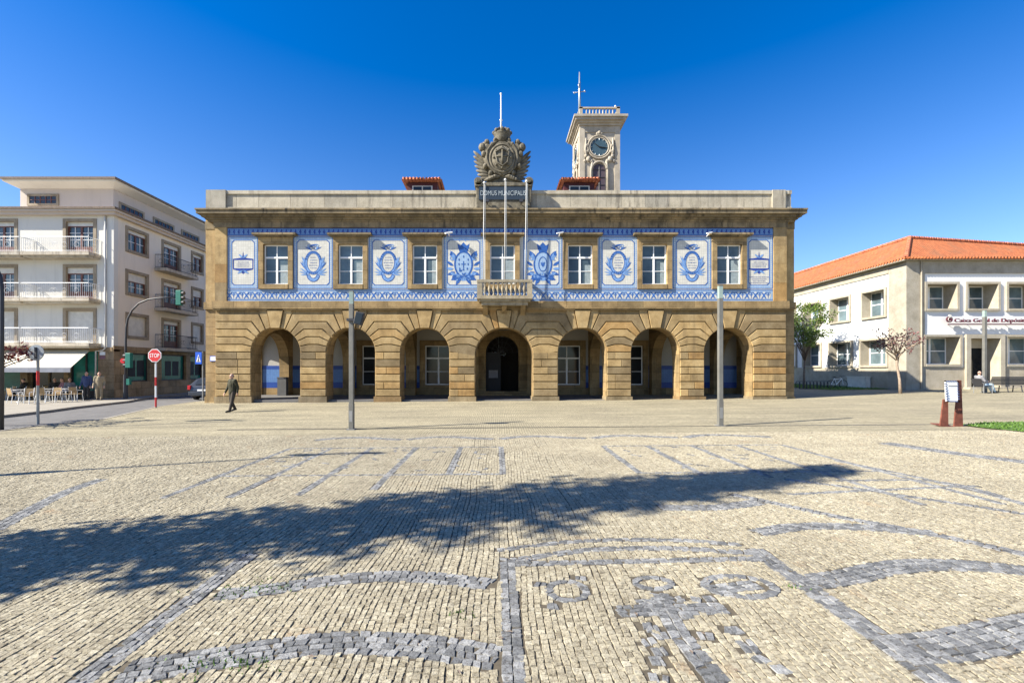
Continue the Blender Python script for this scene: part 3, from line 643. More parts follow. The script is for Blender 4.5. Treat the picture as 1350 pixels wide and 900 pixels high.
for k in range(-1, 7):
    L = k if k >= 0 else None; Rr = k + 1 if k < 6 else None
    xl = arches[L][0] + arches[L][1] if L is not None else X0; xr = arches[Rr][0] - arches[Rr][1] if Rr is not None else X1
    zs0 = fz(464)
    z = zp
    while z < zs0 - .05:     # straight courses
        zn = min(z + (zs0 - zp) / 6, zs0)
        def lim(k_, side, zz):  # the wide middle arch starts to curve a little lower
            if k_ is None: return X0 if side > 0 else X1
            cx, r, zs = arches[k_]
            return cx + side * (r if zz <= zs else math.sqrt(max(0, r * r - (zz - zs) ** 2)))
        a0, a1, c0, c1 = lim(L, 1, z), lim(L, 1, zn), lim(Rr, -1, z), lim(Rr, -1, zn)
        wdt = c0 - a0; cut = random.choice([None, None, .45, .6, .35]) if wdt < 2 else random.uniform(.3, .7)
        if cut is None: block([(a0, z), (c0, z), (c1, zn), (a1, zn)])
        else:
            xm = a0 + wdt * cut; q1 = [(a0, z), (xm + .022, z), (xm + .022, zn), (a1, zn)]; q2 = [(xm - .022, z), (c0, z), (c1, zn), (xm - .022, zn)]
            block(q1); block(q2)
        z = zn
    for i in range(6):           # courses with turned ends
        def side(k_, s):
            if k_ is None: xx = X0 if s > 0 else X1; zlo = lv[i]; zhi = lv[i + 1] if i < 5 else ZT; return [(xx, zlo), (xx, zhi)], None
            th0, p0, p1 = jp(i, k_, s)
            if i < 5:
                th1, q0, q1 = jp(i + 1, k_, s); return [p1] + arcpts(k_, s, th0, th1) + [q1], None
            cx, r, zs = arches[k_]; tk = R(11 if ARC[k_][1] == 32 else 9.5); th1 = 11 if ARC[k_][1] == 32 else 9.5
            rr = (ZT - zs) / math.cos(tk); return [p1] + arcpts(k_, s, th0, th1) + [(cx + s * rr * math.sin(tk), ZT)], None
        if i < 5:
            l, _ = side(L, 1); r_, _ = side(Rr, -1); block(clean(l + r_[::-1]))
        else:
            for k_, s in ((L, 1), (Rr, -1)):
                if k_ is None: continue
                th0, p0, p1 = jp(5, k_, s); th1 = 11 if ARC[k_][1] == 32 else 9.5; cx, r, zs = arches[k_]; rr = (ZT - zs) / math.cos(R(th1))
                xo = p1[0] + s * .30
                block(clean([p1] + arcpts(k_, s, th0, th1) + [(cx + s * rr * math.sin(R(th1)), ZT), (p1[0], ZT)]))
b.build('rusticated_blocks', M['granite'], hall)
for k, (cx, r, zs) in enumerate(arches):
    th = R(11 if ARC[k][1] == 32 else 9.5); rr = (ZT - zs) / math.cos(th); q = [(cx - r * math.sin(th), zs + r * math.cos(th)), (cx + r * math.sin(th), zs + r * math.cos(th)), (cx + rr * math.sin(th), ZT - .02), (cx - rr * math.sin(th), ZT - .02)]
    bk = MB(); bk.prism(shrink(q, .02), D - .07, D + .9, .7); bk.build('keystone', M['granite'], hall)
b = MB()
edges = [X0] + [e for (cx, r, zs) in arches for e in (cx - r, cx + r)] + [X1]
for i in range(0, len(edges), 2): b.box(edges[i] - (.05 if i else 0), edges[i + 1] + (.05 if i < len(edges) - 2 else 0), D - .06, D + 1.0, ZB, zp - .01)
b.build('plinth', M['plinthstone'], hall)
b = MB()
XL, XR = -17.34, 17.70; Yb = 32.3
b.box(XL, X0, D + .3, D + .95, zp - .012, ZT); b.box(XL - .04, X0, D + .26, D + .98, ZB, zp - .012); b.build('corner_pier', M['granite_smooth'], hall)
b = MB(); b.box(X1, XR, D + .3, D + .95, zp - .012, ZT); b.box(X1, XR + .04, D + .26, D + .98, ZB, zp - .012); b.build('corner_pier', M['granite_smooth'], hall)
b = MB()
arch_wall(b, D + .95, Yb, ZB, ZT, [(30.15, 2.02, 2.5)], XL, XL + .7, lambda u, t, z: (t, u, z)); b.build('end_wall', M['granite_smooth'], hall); b = MB()  # unseen left arch widened to let sunlight onto the arcade back wall
arch_wall(b, D + .95, Yb, ZB, ZT, [((D + .95 + Yb) / 2, 1.6, 2.6)], XR - .7, XR, lambda u, t, z: (t, u, z))
b.build('end_wall', M['granite_smooth'], hall)
for k in range(8):       # arches that cross the arcade behind each pier
    if k == 0: xa = arches[0][0] - arches[0][1] - .66
    elif k == 7: xa = arches[6][0] + arches[6][1]
    elif k <= 3: xa = arches[k][0] - arches[k][1] - .66
    else: xa = arches[k - 1][0] + arches[k - 1][1]
    b = MB(); arch_wall(b, D + .96, Yb - .01, ZB + .2, 4.92, [(D + 3.0, 1.85, 2.35)], xa, xa + .66, lambda u, t, z: (t, u, z)); b.build('cross_arch', M['granite_smooth'], hall)
b = MB(); b.box(XL + .7, XR - .7, D + .2, Yb, ZB, .06); b.build('arcade_floor', M['asphalt'], hall)
b = MB(); b.box(XL + .7, XR - .7, D + .951, Yb, 4.93, ZT - .01); b.build('arcade_ceiling', M['interior'], hall)
# back wall of the arcade: plaster over a tile dado, windows and the doorway
SB = F / Yb
def bx(px): return (px - VX) / SB
holes = []
for k in (1, 2, 4, 5):
    cx = {1: bx(495), 2: bx(578), 4: bx(747.5), 5: bx(830)}[k]; holes.append((cx - .95, cx + .95, .75, 3.55))
dcx = bx(662); holes.insert(2, (dcx - 1.16, dcx + 1.16, ZB, 4.2))
def holed(b, x0, x1, z0, z1, holes, y0, y1):
    e = x0
    for (a, c, d, f) in sorted(holes):
        b.box(e, a, y0, y1, z0, z1, .5)
        if d > z0: b.box(a, c, y0, y1, z0, d, .5)
        if f < z1: b.box(a, c, y0, y1, f, z1, .5)
        e = c
    b.box(e, x1, y0, y1, z0, z1, .5)
b = MB(); holed(b, XL + .7, XR - .7, ZB, 4.93, holes, Yb, Yb + .4); b.build('arcade_back_wall', M['interior'], hall)
for zz0, zz1, mt in ((0.06, .55, 'granite_smooth'), (.55, .95, 'tile_dark'), (.95, 1.86, 'tile_mid'), (1.86, 2.12, 'tile_dark')):
    e = XL + .7
    def dado(xa, xb, za, zb):
        if xb - xa > .05 and zb - za > .05: b = MB(); b.box(xa, xb, Yb - .03, Yb - .001, za, zb); b.build('tile_dado' if 'tile' in mt else 'dado_base', M[mt], hall)
    for (a, c, d, f) in sorted(holes):
        if d < 0: dado(e, a - .6, zz0, zz1); e = c + .6; continue
        if zz0 < d - .32: dado(a - .36, c + .36, zz0, min(zz1, d - .31))
        dado(e, a - .36, zz0, zz1); e = c + .36
    dado(e, XR - .7, zz0, zz1)
def sash(parent, x0, x1, z0, z1, y, tr=.68, mun=(.5,), fw=.07, lowm=.5, mat='white', gl='glass'):
    f = MB(); g = MB(); xm = (x0 + x1) / 2; zt = z0 + (z1 - z0) * tr
    f.box(x0, x0 + fw, y, y + .06, z0, z1); f.box(x1 - fw, x1, y, y + .06, z0, z1); f.box(x0 + fw, x1 - fw, y, y + .06, z1 - fw, z1); f.box(x0 + fw, x1 - fw, y, y + .06, z0, z0 + fw)
    if tr < 1: f.box(x0 + fw, x1 - fw, y - .015, y + .06, zt - .05, zt + .05)
    f.box(xm - .055, xm + .055, y - .004, y + .056, z0 + fw, zt - .05 if tr < 1 else z1 - fw)
    if tr < 1: f.box(xm - .025, xm + .025, y, y + .055, zt + .05, z1 - fw)
    zl = z0 + (zt - z0) * lowm
    for a, c in ((x0 + fw, xm - .055), (xm + .055, x1 - fw)):
        f.box(a, c, y + .005, y + .05, zl - .018, zl + .018)
    o = f.build('window_sash', M[mat], parent)
    g.box(x0 + fw / 2, x1 - fw / 2, y + .035, y + .045, z0 + fw / 2, z1 - fw / 2); g.build('pane', M[gl], parent); return o
for (a, c, d, f) in holes:
    if d < 0: continue
    o = MB(); o.box(a - .36, a + .004, Yb - .12, Yb + .3, d - .3, f + .35); o.box(c - .004, c + .36, Yb - .12, Yb + .3, d - .3, f + .35); o.box(a + .004, c - .004, Yb - .12, Yb + .3, f - .004, f + .35); o.box(a + .004, c - .004, Yb - .14, Yb + .3, d - .3, d + .004)
    wo = o.build('arcade_window', M['granite_smooth'], hall); sash(wo, a + .01, c - .01, d + .01, f - .01, Yb + .1, gl='darkglass')
# doorway
o = MB(); arch_wall(o, dcx - 1.75, dcx + 1.75, .06, 4.6, [(dcx, 1.16, 3.05)], Yb - .16, Yb + .45, lambda u, t, z: (u, t, z)); dw = o.build('doorway', M['granite_smooth'], hall)
o = MB(); o.box(dcx - 1.9, dcx + 1.9, Yb - 1.1, Yb - .17, .06, .2); o.box(dcx - 1.75, dcx + 1.75, Yb - .6, Yb - .17, .2, .33); o.build('doorstep', M['granite_smooth'], hall)
o = MB(); o.box(dcx - 1.15, dcx - .1, Yb + .2, Yb + .26, .1, 3.05); o.box(dcx - 1.05, dcx - .6, Yb + .16, Yb + .2, .4, 1.2); o.box(dcx - 1.05, dcx - .6, Yb + .16, Yb + .2, 1.4, 2.6); o.build('door_leaf', M['black'], dw)
o = MB()
for i in range(9):
    a = math.pi * i / 8; o.path([(dcx, Yb + .2, 3.05), (dcx + 1.1 * math.cos(a), Yb + .2, 3.05 + 1.1 * math.sin(a))], .02, 5)
for r_ in (.4, .75, 1.1): o.path([(dcx + r_ * math.cos(math.pi * i / 12), Yb + .2, 3.05 + r_ * math.sin(math.pi * i / 12)) for i in range(13)], .02, 5)
o.build('fanlight_grille', M['iron'], dw)
o = MB(); o.box(dcx - 1.9, dcx + 1.9, Yb + 3.4, Yb + 3.5, ZB, 4.9); o.box(dcx - 2, dcx - 1.9, Yb + .46, Yb + 3.5, ZB, 4.9); o.box(dcx + 1.9, dcx + 2, Yb + .46, Yb + 3.5, ZB, 4.9); o.build('lobby', M['brown'], hall)
o = MB()
for i in range(9):
    a = i * .7; o.ell((dcx - .25 + .5 * math.cos(a), Yb + 1.2 + .3 * math.sin(a), 3.0 + .12 * math.sin(a * 2)), (.05, .05, .08), 8, 6)
o.path([(dcx - .25, Yb + 1.2, 3), (dcx - .25, Yb + 1.2, 4.8)], .015, 5); o.path([(dcx - .25 + .5 * math.cos(i * .35), Yb + 1.2 + .3 * math.sin(i * .35), 2.92) for i in range(18)], .02, 5, closed=True); o.build('chandelier', M['gold'], hall, smooth=True)
o = MB(); o.box(dcx - .95, dcx - .3, Yb + .12, Yb + .15, 1.25, 1.8); o.build('notice_board', M['greycloth'], dw)

# upper storey
ZU0, ZU1 = fz(397), fz(300)
WC = [662.5 + d for d in (-299, -200.5, -102.5, 0, 102.5, 200.5, 299)]
wh = [(fx(c - 16.5), fx(c + 16.5), fz(374.8), fz(322)) for c in WC]
b = MB(); holed(b, fx(299), fx(1020), ZT, fz(283), wh, D + .06, D + .5); b.build('upper_wall', M['granite_smooth'], hall)
b = MB()
for a, c in ((283.5, 299), (1020, 1037)):
    z = ZU0
    while z < ZU1 - .05:
        zn = min(z + 1.09, ZU1 + .02); b.box(fx(a), fx(c), D - .02, D + .5, z, zn - .006); z = zn
    b.box(fx(a) + .01, fx(c) - .01, D, D + .48, ZU0, ZU1); b.build('corner_pilaster', M['granite'], hall); b = MB()
b.box(XL, fx(283.5), D + .3, D + .55, ZT, fz(284)); b.build('corner_return', M['granite'], hall)
b = MB(); b.box(fx(1037), XR, D + .3, D + .55, ZT, fz(284)); b.build('corner_return', M['granite'], hall)
b = MB(); b.box(XL, XR, D + .56, D + 12, ZT, fz(284)); b.box(XL, XR, Yb + 3.6, D + 12, ZB, ZT - .01); b.build('building_body', M['granite_smooth'], hall)
b = MB(); b.box(XL - .06, XR + .06, D + .2, D + .56, ZT + .003, ZU0 - .02); b.box(X0 - .1, X1 + .1, D - .13, D + .05, ZT + .003, ZU0 - .003); b.box(X0 - .06, X1 + .06, D - .07, D + .05, ZT - .09, ZT); b.build('belt_course', M['granite_smooth'], hall)
# tile facing: sheets of azulejo set just proud of the wall
YT = D + .05
TQ = [0]
def tsheet(b, x0, x1, y0, y1, lay=0):
    TQ[0] = (TQ[0] + 1) % 31; Y = YT - .004 * lay - (TQ[0] * 4e-5 if lay else 0); b.face([(fx(x0), Y, fz(y1)), (fx(x1), Y, fz(y1)), (fx(x1), Y, fz(y0)), (fx(x0), Y, fz(y0))])
TP = [0]
def tpoly(b, pts, lay=1):
    TP[0] = (TP[0] + 1) % 97; Y = YT - .004 * lay - TP[0] * 2.5e-5; b.face([(fx(x), Y, fz(y)) for x, y in pts])
def leaf2(b, x, y, a, l, wd, lay=1, bend=.0):
    ca, sa = math.cos(R(a)), math.sin(R(a)); pts = []
    for t, s in ((0, 0), (.35, .5), (.7, .38), (1, 0), (.7, -.38), (.35, -.5)):
        u, v = t * l, s * wd + bend * l * t * t; pts.append((x + u * ca - v * sa, y - (u * sa + v * ca)))
    tpoly(b, pts, lay)
def ring2(b, x, y, rx, ry, wd, lay=1, a0=0, a1=360, n=28):
    for i in range(n):
        t0, t1 = R(a0 + (a1 - a0) * i / n), R(a0 + (a1 - a0) * (i + 1) / n)
        tpoly(b, [(x + rx * math.cos(t0), y - ry * math.sin(t0)), (x + rx * math.cos(t1), y - ry * math.sin(t1)), (x + (rx - wd) * math.cos(t1), y - (ry - wd) * math.sin(t1)), (x + (rx - wd) * math.cos(t0), y - (ry - wd) * math.sin(t0))], lay)
def oval2(b, x, y, rx, ry, lay=1, n=20): tpoly(b, [(x + rx * math.cos(2 * math.pi * i / n), y - ry * math.sin(2 * math.pi * i / n)) for i in range(n)], lay)
def curl2(b, x, y, r, a0, a1, wd, lay=1): ring2(b, x, y, r, r, wd, lay, a0, a1, 10)
facing = MB()
b = facing; e = 299.2
for c in WC: tsheet(b, e, c - 19, 300.2, 396.8); tsheet(b, c - 19, c + 19, 300.2, 313); tsheet(b, c - 19, c + 19, 380, 396.8); e = c + 19
tsheet(b, e, 1019.8, 300.2, 396.8); facing = b.build('tile_facing', M['tile'], hall, flat=True)
# frieze and base band
b1, b2, b3 = MB(), MB(), MB(); tsheet(b1, 299.4, 1019.6, 300.3, 310.6, 1)
x = 302.0; i = 0
while x < 1018:
    tpoly(b2, [(x, 301.6), (x + 1.7, 305.2), (x, 309), (x - 1.7, 305.2)], 2); tpoly(b3, [(x + 3.1, 303.4), (x + 4.0, 305.3), (x + 3.1, 307.4), (x + 2.2, 305.3)], 2)
    ring2(b3, x + 3.1, 305.3, 2.3, 3.4, .5, 2, n=8); x += 6.25
tsheet(b2, 299.4, 1019.6, 300.3, 301, 2); tsheet(b2, 299.4, 1019.6, 309.7, 310.7, 2)
fr = b1.build('frieze_band', M['tile_mid'], hall, flat=True); b2.build('navy_motif', M['navy'], fr, flat=True); b3.build('pale_motif', M['pale'], fr, flat=True)
b1, b2, b3, b4 = MB(), MB(), MB(), MB()
tsheet(b1, 299.4, 1019.6, 381.2, 396.6, 1); x = 302; i = 0
while x < 1018:
    yy = 389.2
    if i % 2 == 0:
        oval2(b4, x, yy, 2.9, 5.0, 2, 10); oval2(b3, x, yy, 2.0, 3.2, 3, 8); oval2(b2, x, yy, 1.0, 1.3, 4, 8)
        for a in (55, 125, 235, 305): leaf2(b2, x, yy, a, 6.0, 1.5, 3)
    else:
        for s_ in (-1, 1): curl2(b4, x + s_ * 1.7, yy + 2.2, 2.3, 0, 300, 1.2, 2); curl2(b2, x + s_ * 1.6, yy - 2.4, 1.9, 0, 300, .7, 3); leaf2(b4, x, yy + 4.5, 90 + s_ * 30, 9, 2.0, 2)
        leaf2(b2, x, yy + 4.5, 90, 8.5, 1.3, 3)
    x += 5.6; i += 1
tsheet(b2, 299.4, 1019.6, 381.2, 381.9, 2); tsheet(b2, 299.4, 1019.6, 383, 383.4, 2); tsheet(b2, 299.4, 1019.6, 394.4, 395.2, 2)
bb = b1.build('base_band', M['tile_light'], hall, flat=True); b2.build('blue_scroll', M['blue'], bb, flat=True); b4.build('white_scroll', M['tile'], bb, flat=True); b3.build('pale_scroll', M['pale'], bb, flat=True)
def octa(x0, x1, y0, y1, c): return [(x0 + c, y0), (x1 - c, y0), (x1, y0 + c), (x1, y1 - c), (x1 - c, y1), (x0 + c, y1), (x0, y1 - c), (x0, y0 + c)]
def oframe(b, x0, x1, y0, y1, c, wd, lay=1):
    A = octa(x0, x1, y0, y1, c); B = octa(x0 + wd, x1 - wd, y0 + wd, y1 - wd, c)
    for i in range(8): tpoly(b, [A[i], A[(i + 1) % 8], B[(i + 1) % 8], B[i]], lay)
def script(b, x, y, wd, rows, lh, lay=2):
    for r_ in range(rows):
        ww = wd * random.uniform(.6, 1); xx = x - ww / 2
        while xx < x + ww / 2:
            l = random.uniform(.35, .8); hgt = random.uniform(.7, 1.2); tsheet(b, xx, xx + l, y + r_ * lh - hgt / 2, y + r_ * lh + hgt / 2, lay); xx += l + random.uniform(.4, .9)
PAN = [(300.3, 339.5), (386.5, 438.5), (486, 537), (585, 637), (690, 741.5), (789.5, 841), (887.5, 938), (983, 1019.6)]
for k, (x0, x1) in enumerate(PAN):
    bord, mid, dk = MB(), MB(), MB(); y0, y1 = 311.6, 380.2; cx = (x0 + x1) / 2
    oframe(mid, x0, x1, y0, y1, .3, 4.6, 1)
    oframe(dk, x0, x1, y0, y1, .3, .8, 2); oframe(dk, x0 + 4.2, x1 - 4.2, y0 + 4.2, y1 - 4.2, 3.2, .9, 2)
    for sx in (x0 + 2.4, x1 - 2.4):
        yy = y0 + 2.4
        while yy < y1 - 1: oval2(bord, sx, yy, .8, .9, 3, 6); yy += 2.8
    for (cxx, cyy) in ((x0 + 6, y0 + 6), (x1 - 6, y0 + 6), (x0 + 6, y1 - 6), (x1 - 6, y1 - 6)): pass
    o = mid.build('panel_border', M['tile_light'], hall, flat=True); bord.build('white_beads', M['tile'], o, flat=True); dk.build('border_lines', M['blue'], o, flat=True)
    A, B_, Cc = MB(), MB(), MB()
    if k in (0, 7):
        cy = 348
        for (pp) in ([(cx, 331), (cx + 1, 338), (cx + 3, 341), (cx - 3, 341), (cx - 1, 338)],): tpoly(A, pp, 1)
        tpoly(A, [(cx - 13.5, cy - 7), (cx - 6, cy - 8), (cx - 3, cy - 8.5), (cx + 3, cy - 8.5), (cx + 6, cy - 8), (cx + 13.5, cy - 7), (cx + 13.5, cy - 5.5), (cx - 13.5, cy - 5.5)], 1)
        tpoly(A, [(cx - 13.5, cy + 5.5), (cx + 13.5, cy + 5.5), (cx + 13, cy + 7), (cx + 5, cy + 9), (cx, cy + 13), (cx - 5, cy + 9), (cx - 13, cy + 7)], 1)
        tsheet(A, cx - 13.5, cx - 12.2, cy - 5.5, cy + 5.5, 1); tsheet(A, cx + 12.2, cx + 13.5, cy - 5.5, cy + 5.5, 1)
        for s_ in (-1, 1): leaf2(B_, cx, cy - 8, 90 + s_ * 48, 8, 2.6, 2); leaf2(B_, cx, cy + 8, 270 + s_ * 60, 9, 2.6, 2)
        script(A, cx, cy - 2.6, 20, 3, 2.7)
        if k == 7: script(A, cx, 365, 26, 4, 2.6)
    elif k in (3, 4):
        cy = 350
        oval2(Cc, cx, cy - 2, 12, 17, 1); ring2(A, cx, cy - 2, 12.5, 17.5, 2.2, 2); oval2(B_, cx, cy + 14, 13, 6, 1)
        tpoly(A, [(cx - 7, 327), (cx - 8, 321), (cx - 4, 323.5), (cx, 319), (cx + 4, 323.5), (cx + 8, 321), (cx + 7, 327), (cx + 5, 332), (cx - 5, 332)], 1)
        for s_ in (-1, 1):
            ang = 0 if s_ > 0 else 180
            for (ox, oy, aa, ll, ww) in ((9, -10, 40, 13, 5), (11, -6, 62, 12, 5), (13, 0, 25, 11, 4), (13, 4, -5, 10, 4), (11, 8, -30, 11, 5), (8, 12, -50, 11, 5), (4, 14, -70, 13, 5), (10, 12, 10, 8, 4), (16, -12, 80, 7, 4), (6, 16, -20, 11, 4)):
                leaf2(A if ll % 2 else B_, cx + s_ * ox, cy + oy, aa if s_ > 0 else 180 - aa, ll, ww, 2, s_ * .15)
            curl2(B_, cx + s_ * 15, cy - 10, 3.2, 20, 300, 1.2, 3); curl2(A, cx + s_ * 12, cy + 15, 3, 20, 300, 1.1, 3); curl2(B_, cx + s_ * 4, 316, 2.6, 0, 250, .9, 1)
        if k == 3:
            for (ox, oy) in ((0, -12), (-6, -8), (6, -8), (-6, -2), (6, -2), (-5, 4), (5, 4), (0, 5)): tpoly(A, [(cx + ox, cy + oy - 2), (cx + ox + 1, cy + oy), (cx + ox, cy + oy + 2), (cx + ox - 1, cy + oy)], 3)
            tsheet(A, cx - .6, cx + .6, cy - 6, cy + 3, 3); tsheet(A, cx - 3, cx + 3, cy - 2.6, cy - 1.4, 3)
        else:
            ring2(A, cx, cy - 2, 6, 10, 1.2, 3)
            for a in (70, 90, 110): leaf2(A, cx, cy + 2, a, 8, 2, 3)
        for q in range(16): leaf2(A if q % 2 else B_, cx + random.uniform(-12, 12), cy + random.uniform(8, 18), random.uniform(0, 360), 4.5, 2.2, 3)
    else:
        cy = 346
        ring2(B_, cx, cy, 11.4, 15.6, 3.4, 1); ring2(A, cx, cy, 11.5, 15.7, .8, 2); ring2(A, cx, cy, 8.5, 12.6, .6, 2)
        for q in range(11): oval2(A, cx + 10 * math.cos(R(20 + q * 14)), cy - 14.2 * math.sin(R(20 + q * 14)), 1.3, 1.4, 2, 6)
        for s_ in (-1, 1):
            for (ox, oy, aa, ll, ww, bd) in ((8, 12, 62, 17, 2.6, .012), (9, 9, 78, 18, 2.2, -.01), (10, 5, 70, 15, 2, -.03), (8, 13, 30, 11, 2.2, .04), (7, 14, 8, 12, 2, .03), (6, 15, -8, 11, 2, .03), (5, 16, 45, 8, 2.6, 0), (10, 8, 50, 12, 1.8, .02), (3, -16, 60, 8, 2, -.03), (2, -17, 20, 10, 1.8, .05)):
                leaf2(B_ if (ox + ll) % 2 else A, cx + s_ * ox, cy + oy, aa if s_ > 0 else 180 - aa, ll, ww, 2, s_ * bd)
            curl2(A, cx + s_ * 3, cy - 19, 2.6, 0, 290, .9, 2); curl2(B_, cx + s_ * 5.5, cy - 22, 2.2, 0, 290, .8, 2); curl2(A, cx + s_ * 7, cy + 14.5, 2.6, 0, 290, .9, 2); curl2(B_, cx + s_ * 12, cy + 3, 1.7, 0, 300, .7, 2)
        leaf2(A, cx - 6, cy - 21.5, 14, 12, 2.6, 2)
        for q in range(5): oval2(A, cx + (q - 2) * 2.6, cy + 13.5 + abs(q - 2) * -.5, 1.1, 1.0, 3, 6)
        ring2(B_, cx, cy + 15, 8.8, 10, 4.2, 1, 190, 350); ring2(A, cx, cy + 15, 9.0, 10.2, .9, 2, 190, 350); ring2(A, cx, cy + 15, 5, 6, .7, 2, 190, 350)
        script(A, cx, cy - 7, 12, 5, 3.5)
    o = A.build('cartouche', M['navy' if k in (0, 7) else 'blue'], hall, flat=True)
    if B_.v: B_.build('acanthus_leaf', M['pale'], o, flat=True)
    if Cc.v: Cc.build('cartouche_ground', M['tile_light'], o, flat=True)
# windows
for i, c in enumerate(WC):
    x0, x1, z0, z1 = wh[i]; o = MB(); xa, xb = fx(c - 22.6), fx(c + 22.6); ya = D - .045
    o.box(xa, x0 + .004, ya, D + .3, fz(381), fz(313)); o.box(x1 - .004, xb, ya, D + .3, fz(381), fz(313)); o.box(x0 + .004, x1 - .004, ya, D + .3, z1 - .004, fz(313)); o.box(x0 + .004, x1 - .004, ya - .02, D + .3, fz(381), z0 + .004)
    wo = o.build('window', M['granite_smooth'], hall)
    o = MB(); o.box(fx(c - 24.5), fx(c + 24.5), D - .16, D + .04, fz(312.9), fz(311)); o.box(fx(c - 28.6), fx(c + 28.6), D - .29, D + .04, fz(310.9), fz(308.3)); o.build('window_hood', M['cornice'], wo)
    sash(wo, x0 + .005, x1 - .005, z0 + .005, z1 - .005, D + .16)
    xm_ = (x0 + x1) / 2; o = MB(); o.box(xm_ + .2 + .1 * (i % 3), x1 - .08, D + .188, D + .1925, z0 + .08, z0 + (z1 - z0) * (.5 + .06 * (i % 4))); o.build('curtain', M['curtaincloth'], wo)
# cornice and parapet
b = MB(); CL, CR = -17.72, 17.95
def cor(p, za, zb, c=.5): b.box(max(CL, X0 - p - .25), min(CR, X1 + p + .35), D - p, D + 1.2, fz(za), fz(zb), c); 
b.box(X0 - .05, X1 + .05, D - .05, D + .55, fz(300.1), fz(293), .4); b.box(XL - .02, XR + .02, D + .27, D + 1.2, fz(300.1), fz(290), .4)
cor(.10, 293, 290.5, .4); cor(.2, 290.5, 288, .3); cor(.34, 288, 285, .2); cor(.52, 285, 280.6, .1); cor(.57, 280.6, 278.6, .5)
b.build('cornice', M['cornice'], hall)
b = MB(); pa, pb = fx(271), fx(1045)
b.box(pa, pb, D + .06, D + .6, fz(278.6), fz(272.5)); b.box(pa, pb, D + .07, D + .6, fz(255), fz(250.3))
x = pa
while x < pb - .1:
    xn = min(x + random.uniform(1.2, 2.2), pb); b.box(x + .008, xn - .008, D + .14, D + .5, fz(272.5), fz(255)); x = xn
for a, c in ((271, 297), (1019, 1036)): b.box(fx(a), fx(c), D + .02, D + .62, fz(278.4), fz(250))
b.build('parapet', M['parapet'], hall)
b = MB(); b.box(XL + .3, XR - .3, D + .5, D + 11.8, fz(284), fz(272)); b.build('roof_terrace', M['pave'], hall)
# balcony
b = MB(); xa, xb = fx(629.5), fx(700.5); PB = .85
b.box(xa, xb, D - PB, D + .04, fz(396.6), fz(392.4)); b.box(xa + .1, xb - .1, D - PB + .12, D + .04, fz(399.5), fz(396.7)); b.box(xa + .25, xb - .25, D - PB + .25, D + .04, fz(404), fz(399.6))
bal = b.build('balcony', M['balc'], hall)
b = MB(); b.box(xa, xb, D - PB + .01, D - PB + .2, fz(375.4), fz(372)); b.box(xa, xa + .19, D - PB + .2, D + .03, fz(375.4), fz(372)); b.box(xb - .19, xb, D - PB + .2, D + .03, fz(375.4), fz(372)); b.build('balcony_rail', M['balc'], bal)
for a, c in ((xa + .01, xa + .3), (xb - .3, xb - .01)):
    b = MB(); b.box(a, c, D - PB + .03, D - PB + .18, fz(392.4), fz(375.4)); b.build('balcony_pier', M['balc'], bal)
prof = [(.045, 0), (.075, .03), (.075, .06), (.04, .1), (.035, .16), (.085, .3), (.095, .38), (.06, .5), (.035, .6), (.035, .64), (.075, .68), (.075, .755)]
for i in range(10):
    b = MB(); b.lathe(prof, (xa + .46 + i * (xb - xa - .92) / 9, D - PB + .1, fz(392.4)), 10); b.build('baluster', M['balc'], bal, smooth=True)
for xx in (xa + .12, xb - .12):
    for q in (1, 2):
        b = MB(); b.lathe(prof, (xx, D - PB + .12 + q * .24, fz(392.4)), 8); b.build('baluster', M['balc'], bal, smooth=True)
for xx in (-1.1, 0, 1.1):
    b = MB(); b.prismx([(D + .03, fz(404)), (D - .5, fz(404)), (D - .42, fz(407)), (D - .12, fz(413)), (D + .03, fz(416))], fx(664.5) + xx - .14, fx(664.5) + xx + .14); b.build('balcony_bracket', M['granite_smooth'], bal)
# crest over the parapet
b = MB(); yc = D - .12
b.box(fx(628), fx(700), yc - .22, yc + .7, fz(278.6), fz(249)); b.box(fx(626.5), fx(701.5), yc - .3, yc + .72, fz(249), fz(244))
for xx in (631, 697): b.disc((fx(xx), yc + .1, fz(242.5)), .25, 'y', .8, 16); b.disc((fx(xx), yc - .2, fz(242.5)), .13, 'y', .5, 12)
b.prism([(fx(640), fz(244)), (fx(688), fz(244)), (fx(682), fz(234)), (fx(664), fz(231)), (fx(646), fz(234))], yc - .15, yc + .5)
crest = b.build('crest_pedestal', M['crest'], hall, bevel=.03)
b = MB(); out = [(0, 238), (7, 236), (14, 232), (19, 226), (23, 218), (26, 208), (27, 200), (29, 195), (25, 189), (20, 190), (15, 195), (9, 189), (5, 186)]
pl = [(fx(662 + x), fz(y)) for x, y in out] + [(fx(662 - x), fz(y)) for x, y in reversed(out[1:])]
ctr = (fx(662), fz(213)); inn = [(ctr[0] + (x - ctr[0]) * .78, ctr[1] + (z - ctr[1]) * .8) for x, z in pl]
b.hexa([(x, yc + .45, z) for x, z in pl], [(x, yc - .05, z) for x, z in pl], .4); b.hexa([(x, yc - .05, z) for x, z in pl], [(x, yc - .3, z) for x, z in inn], .6)
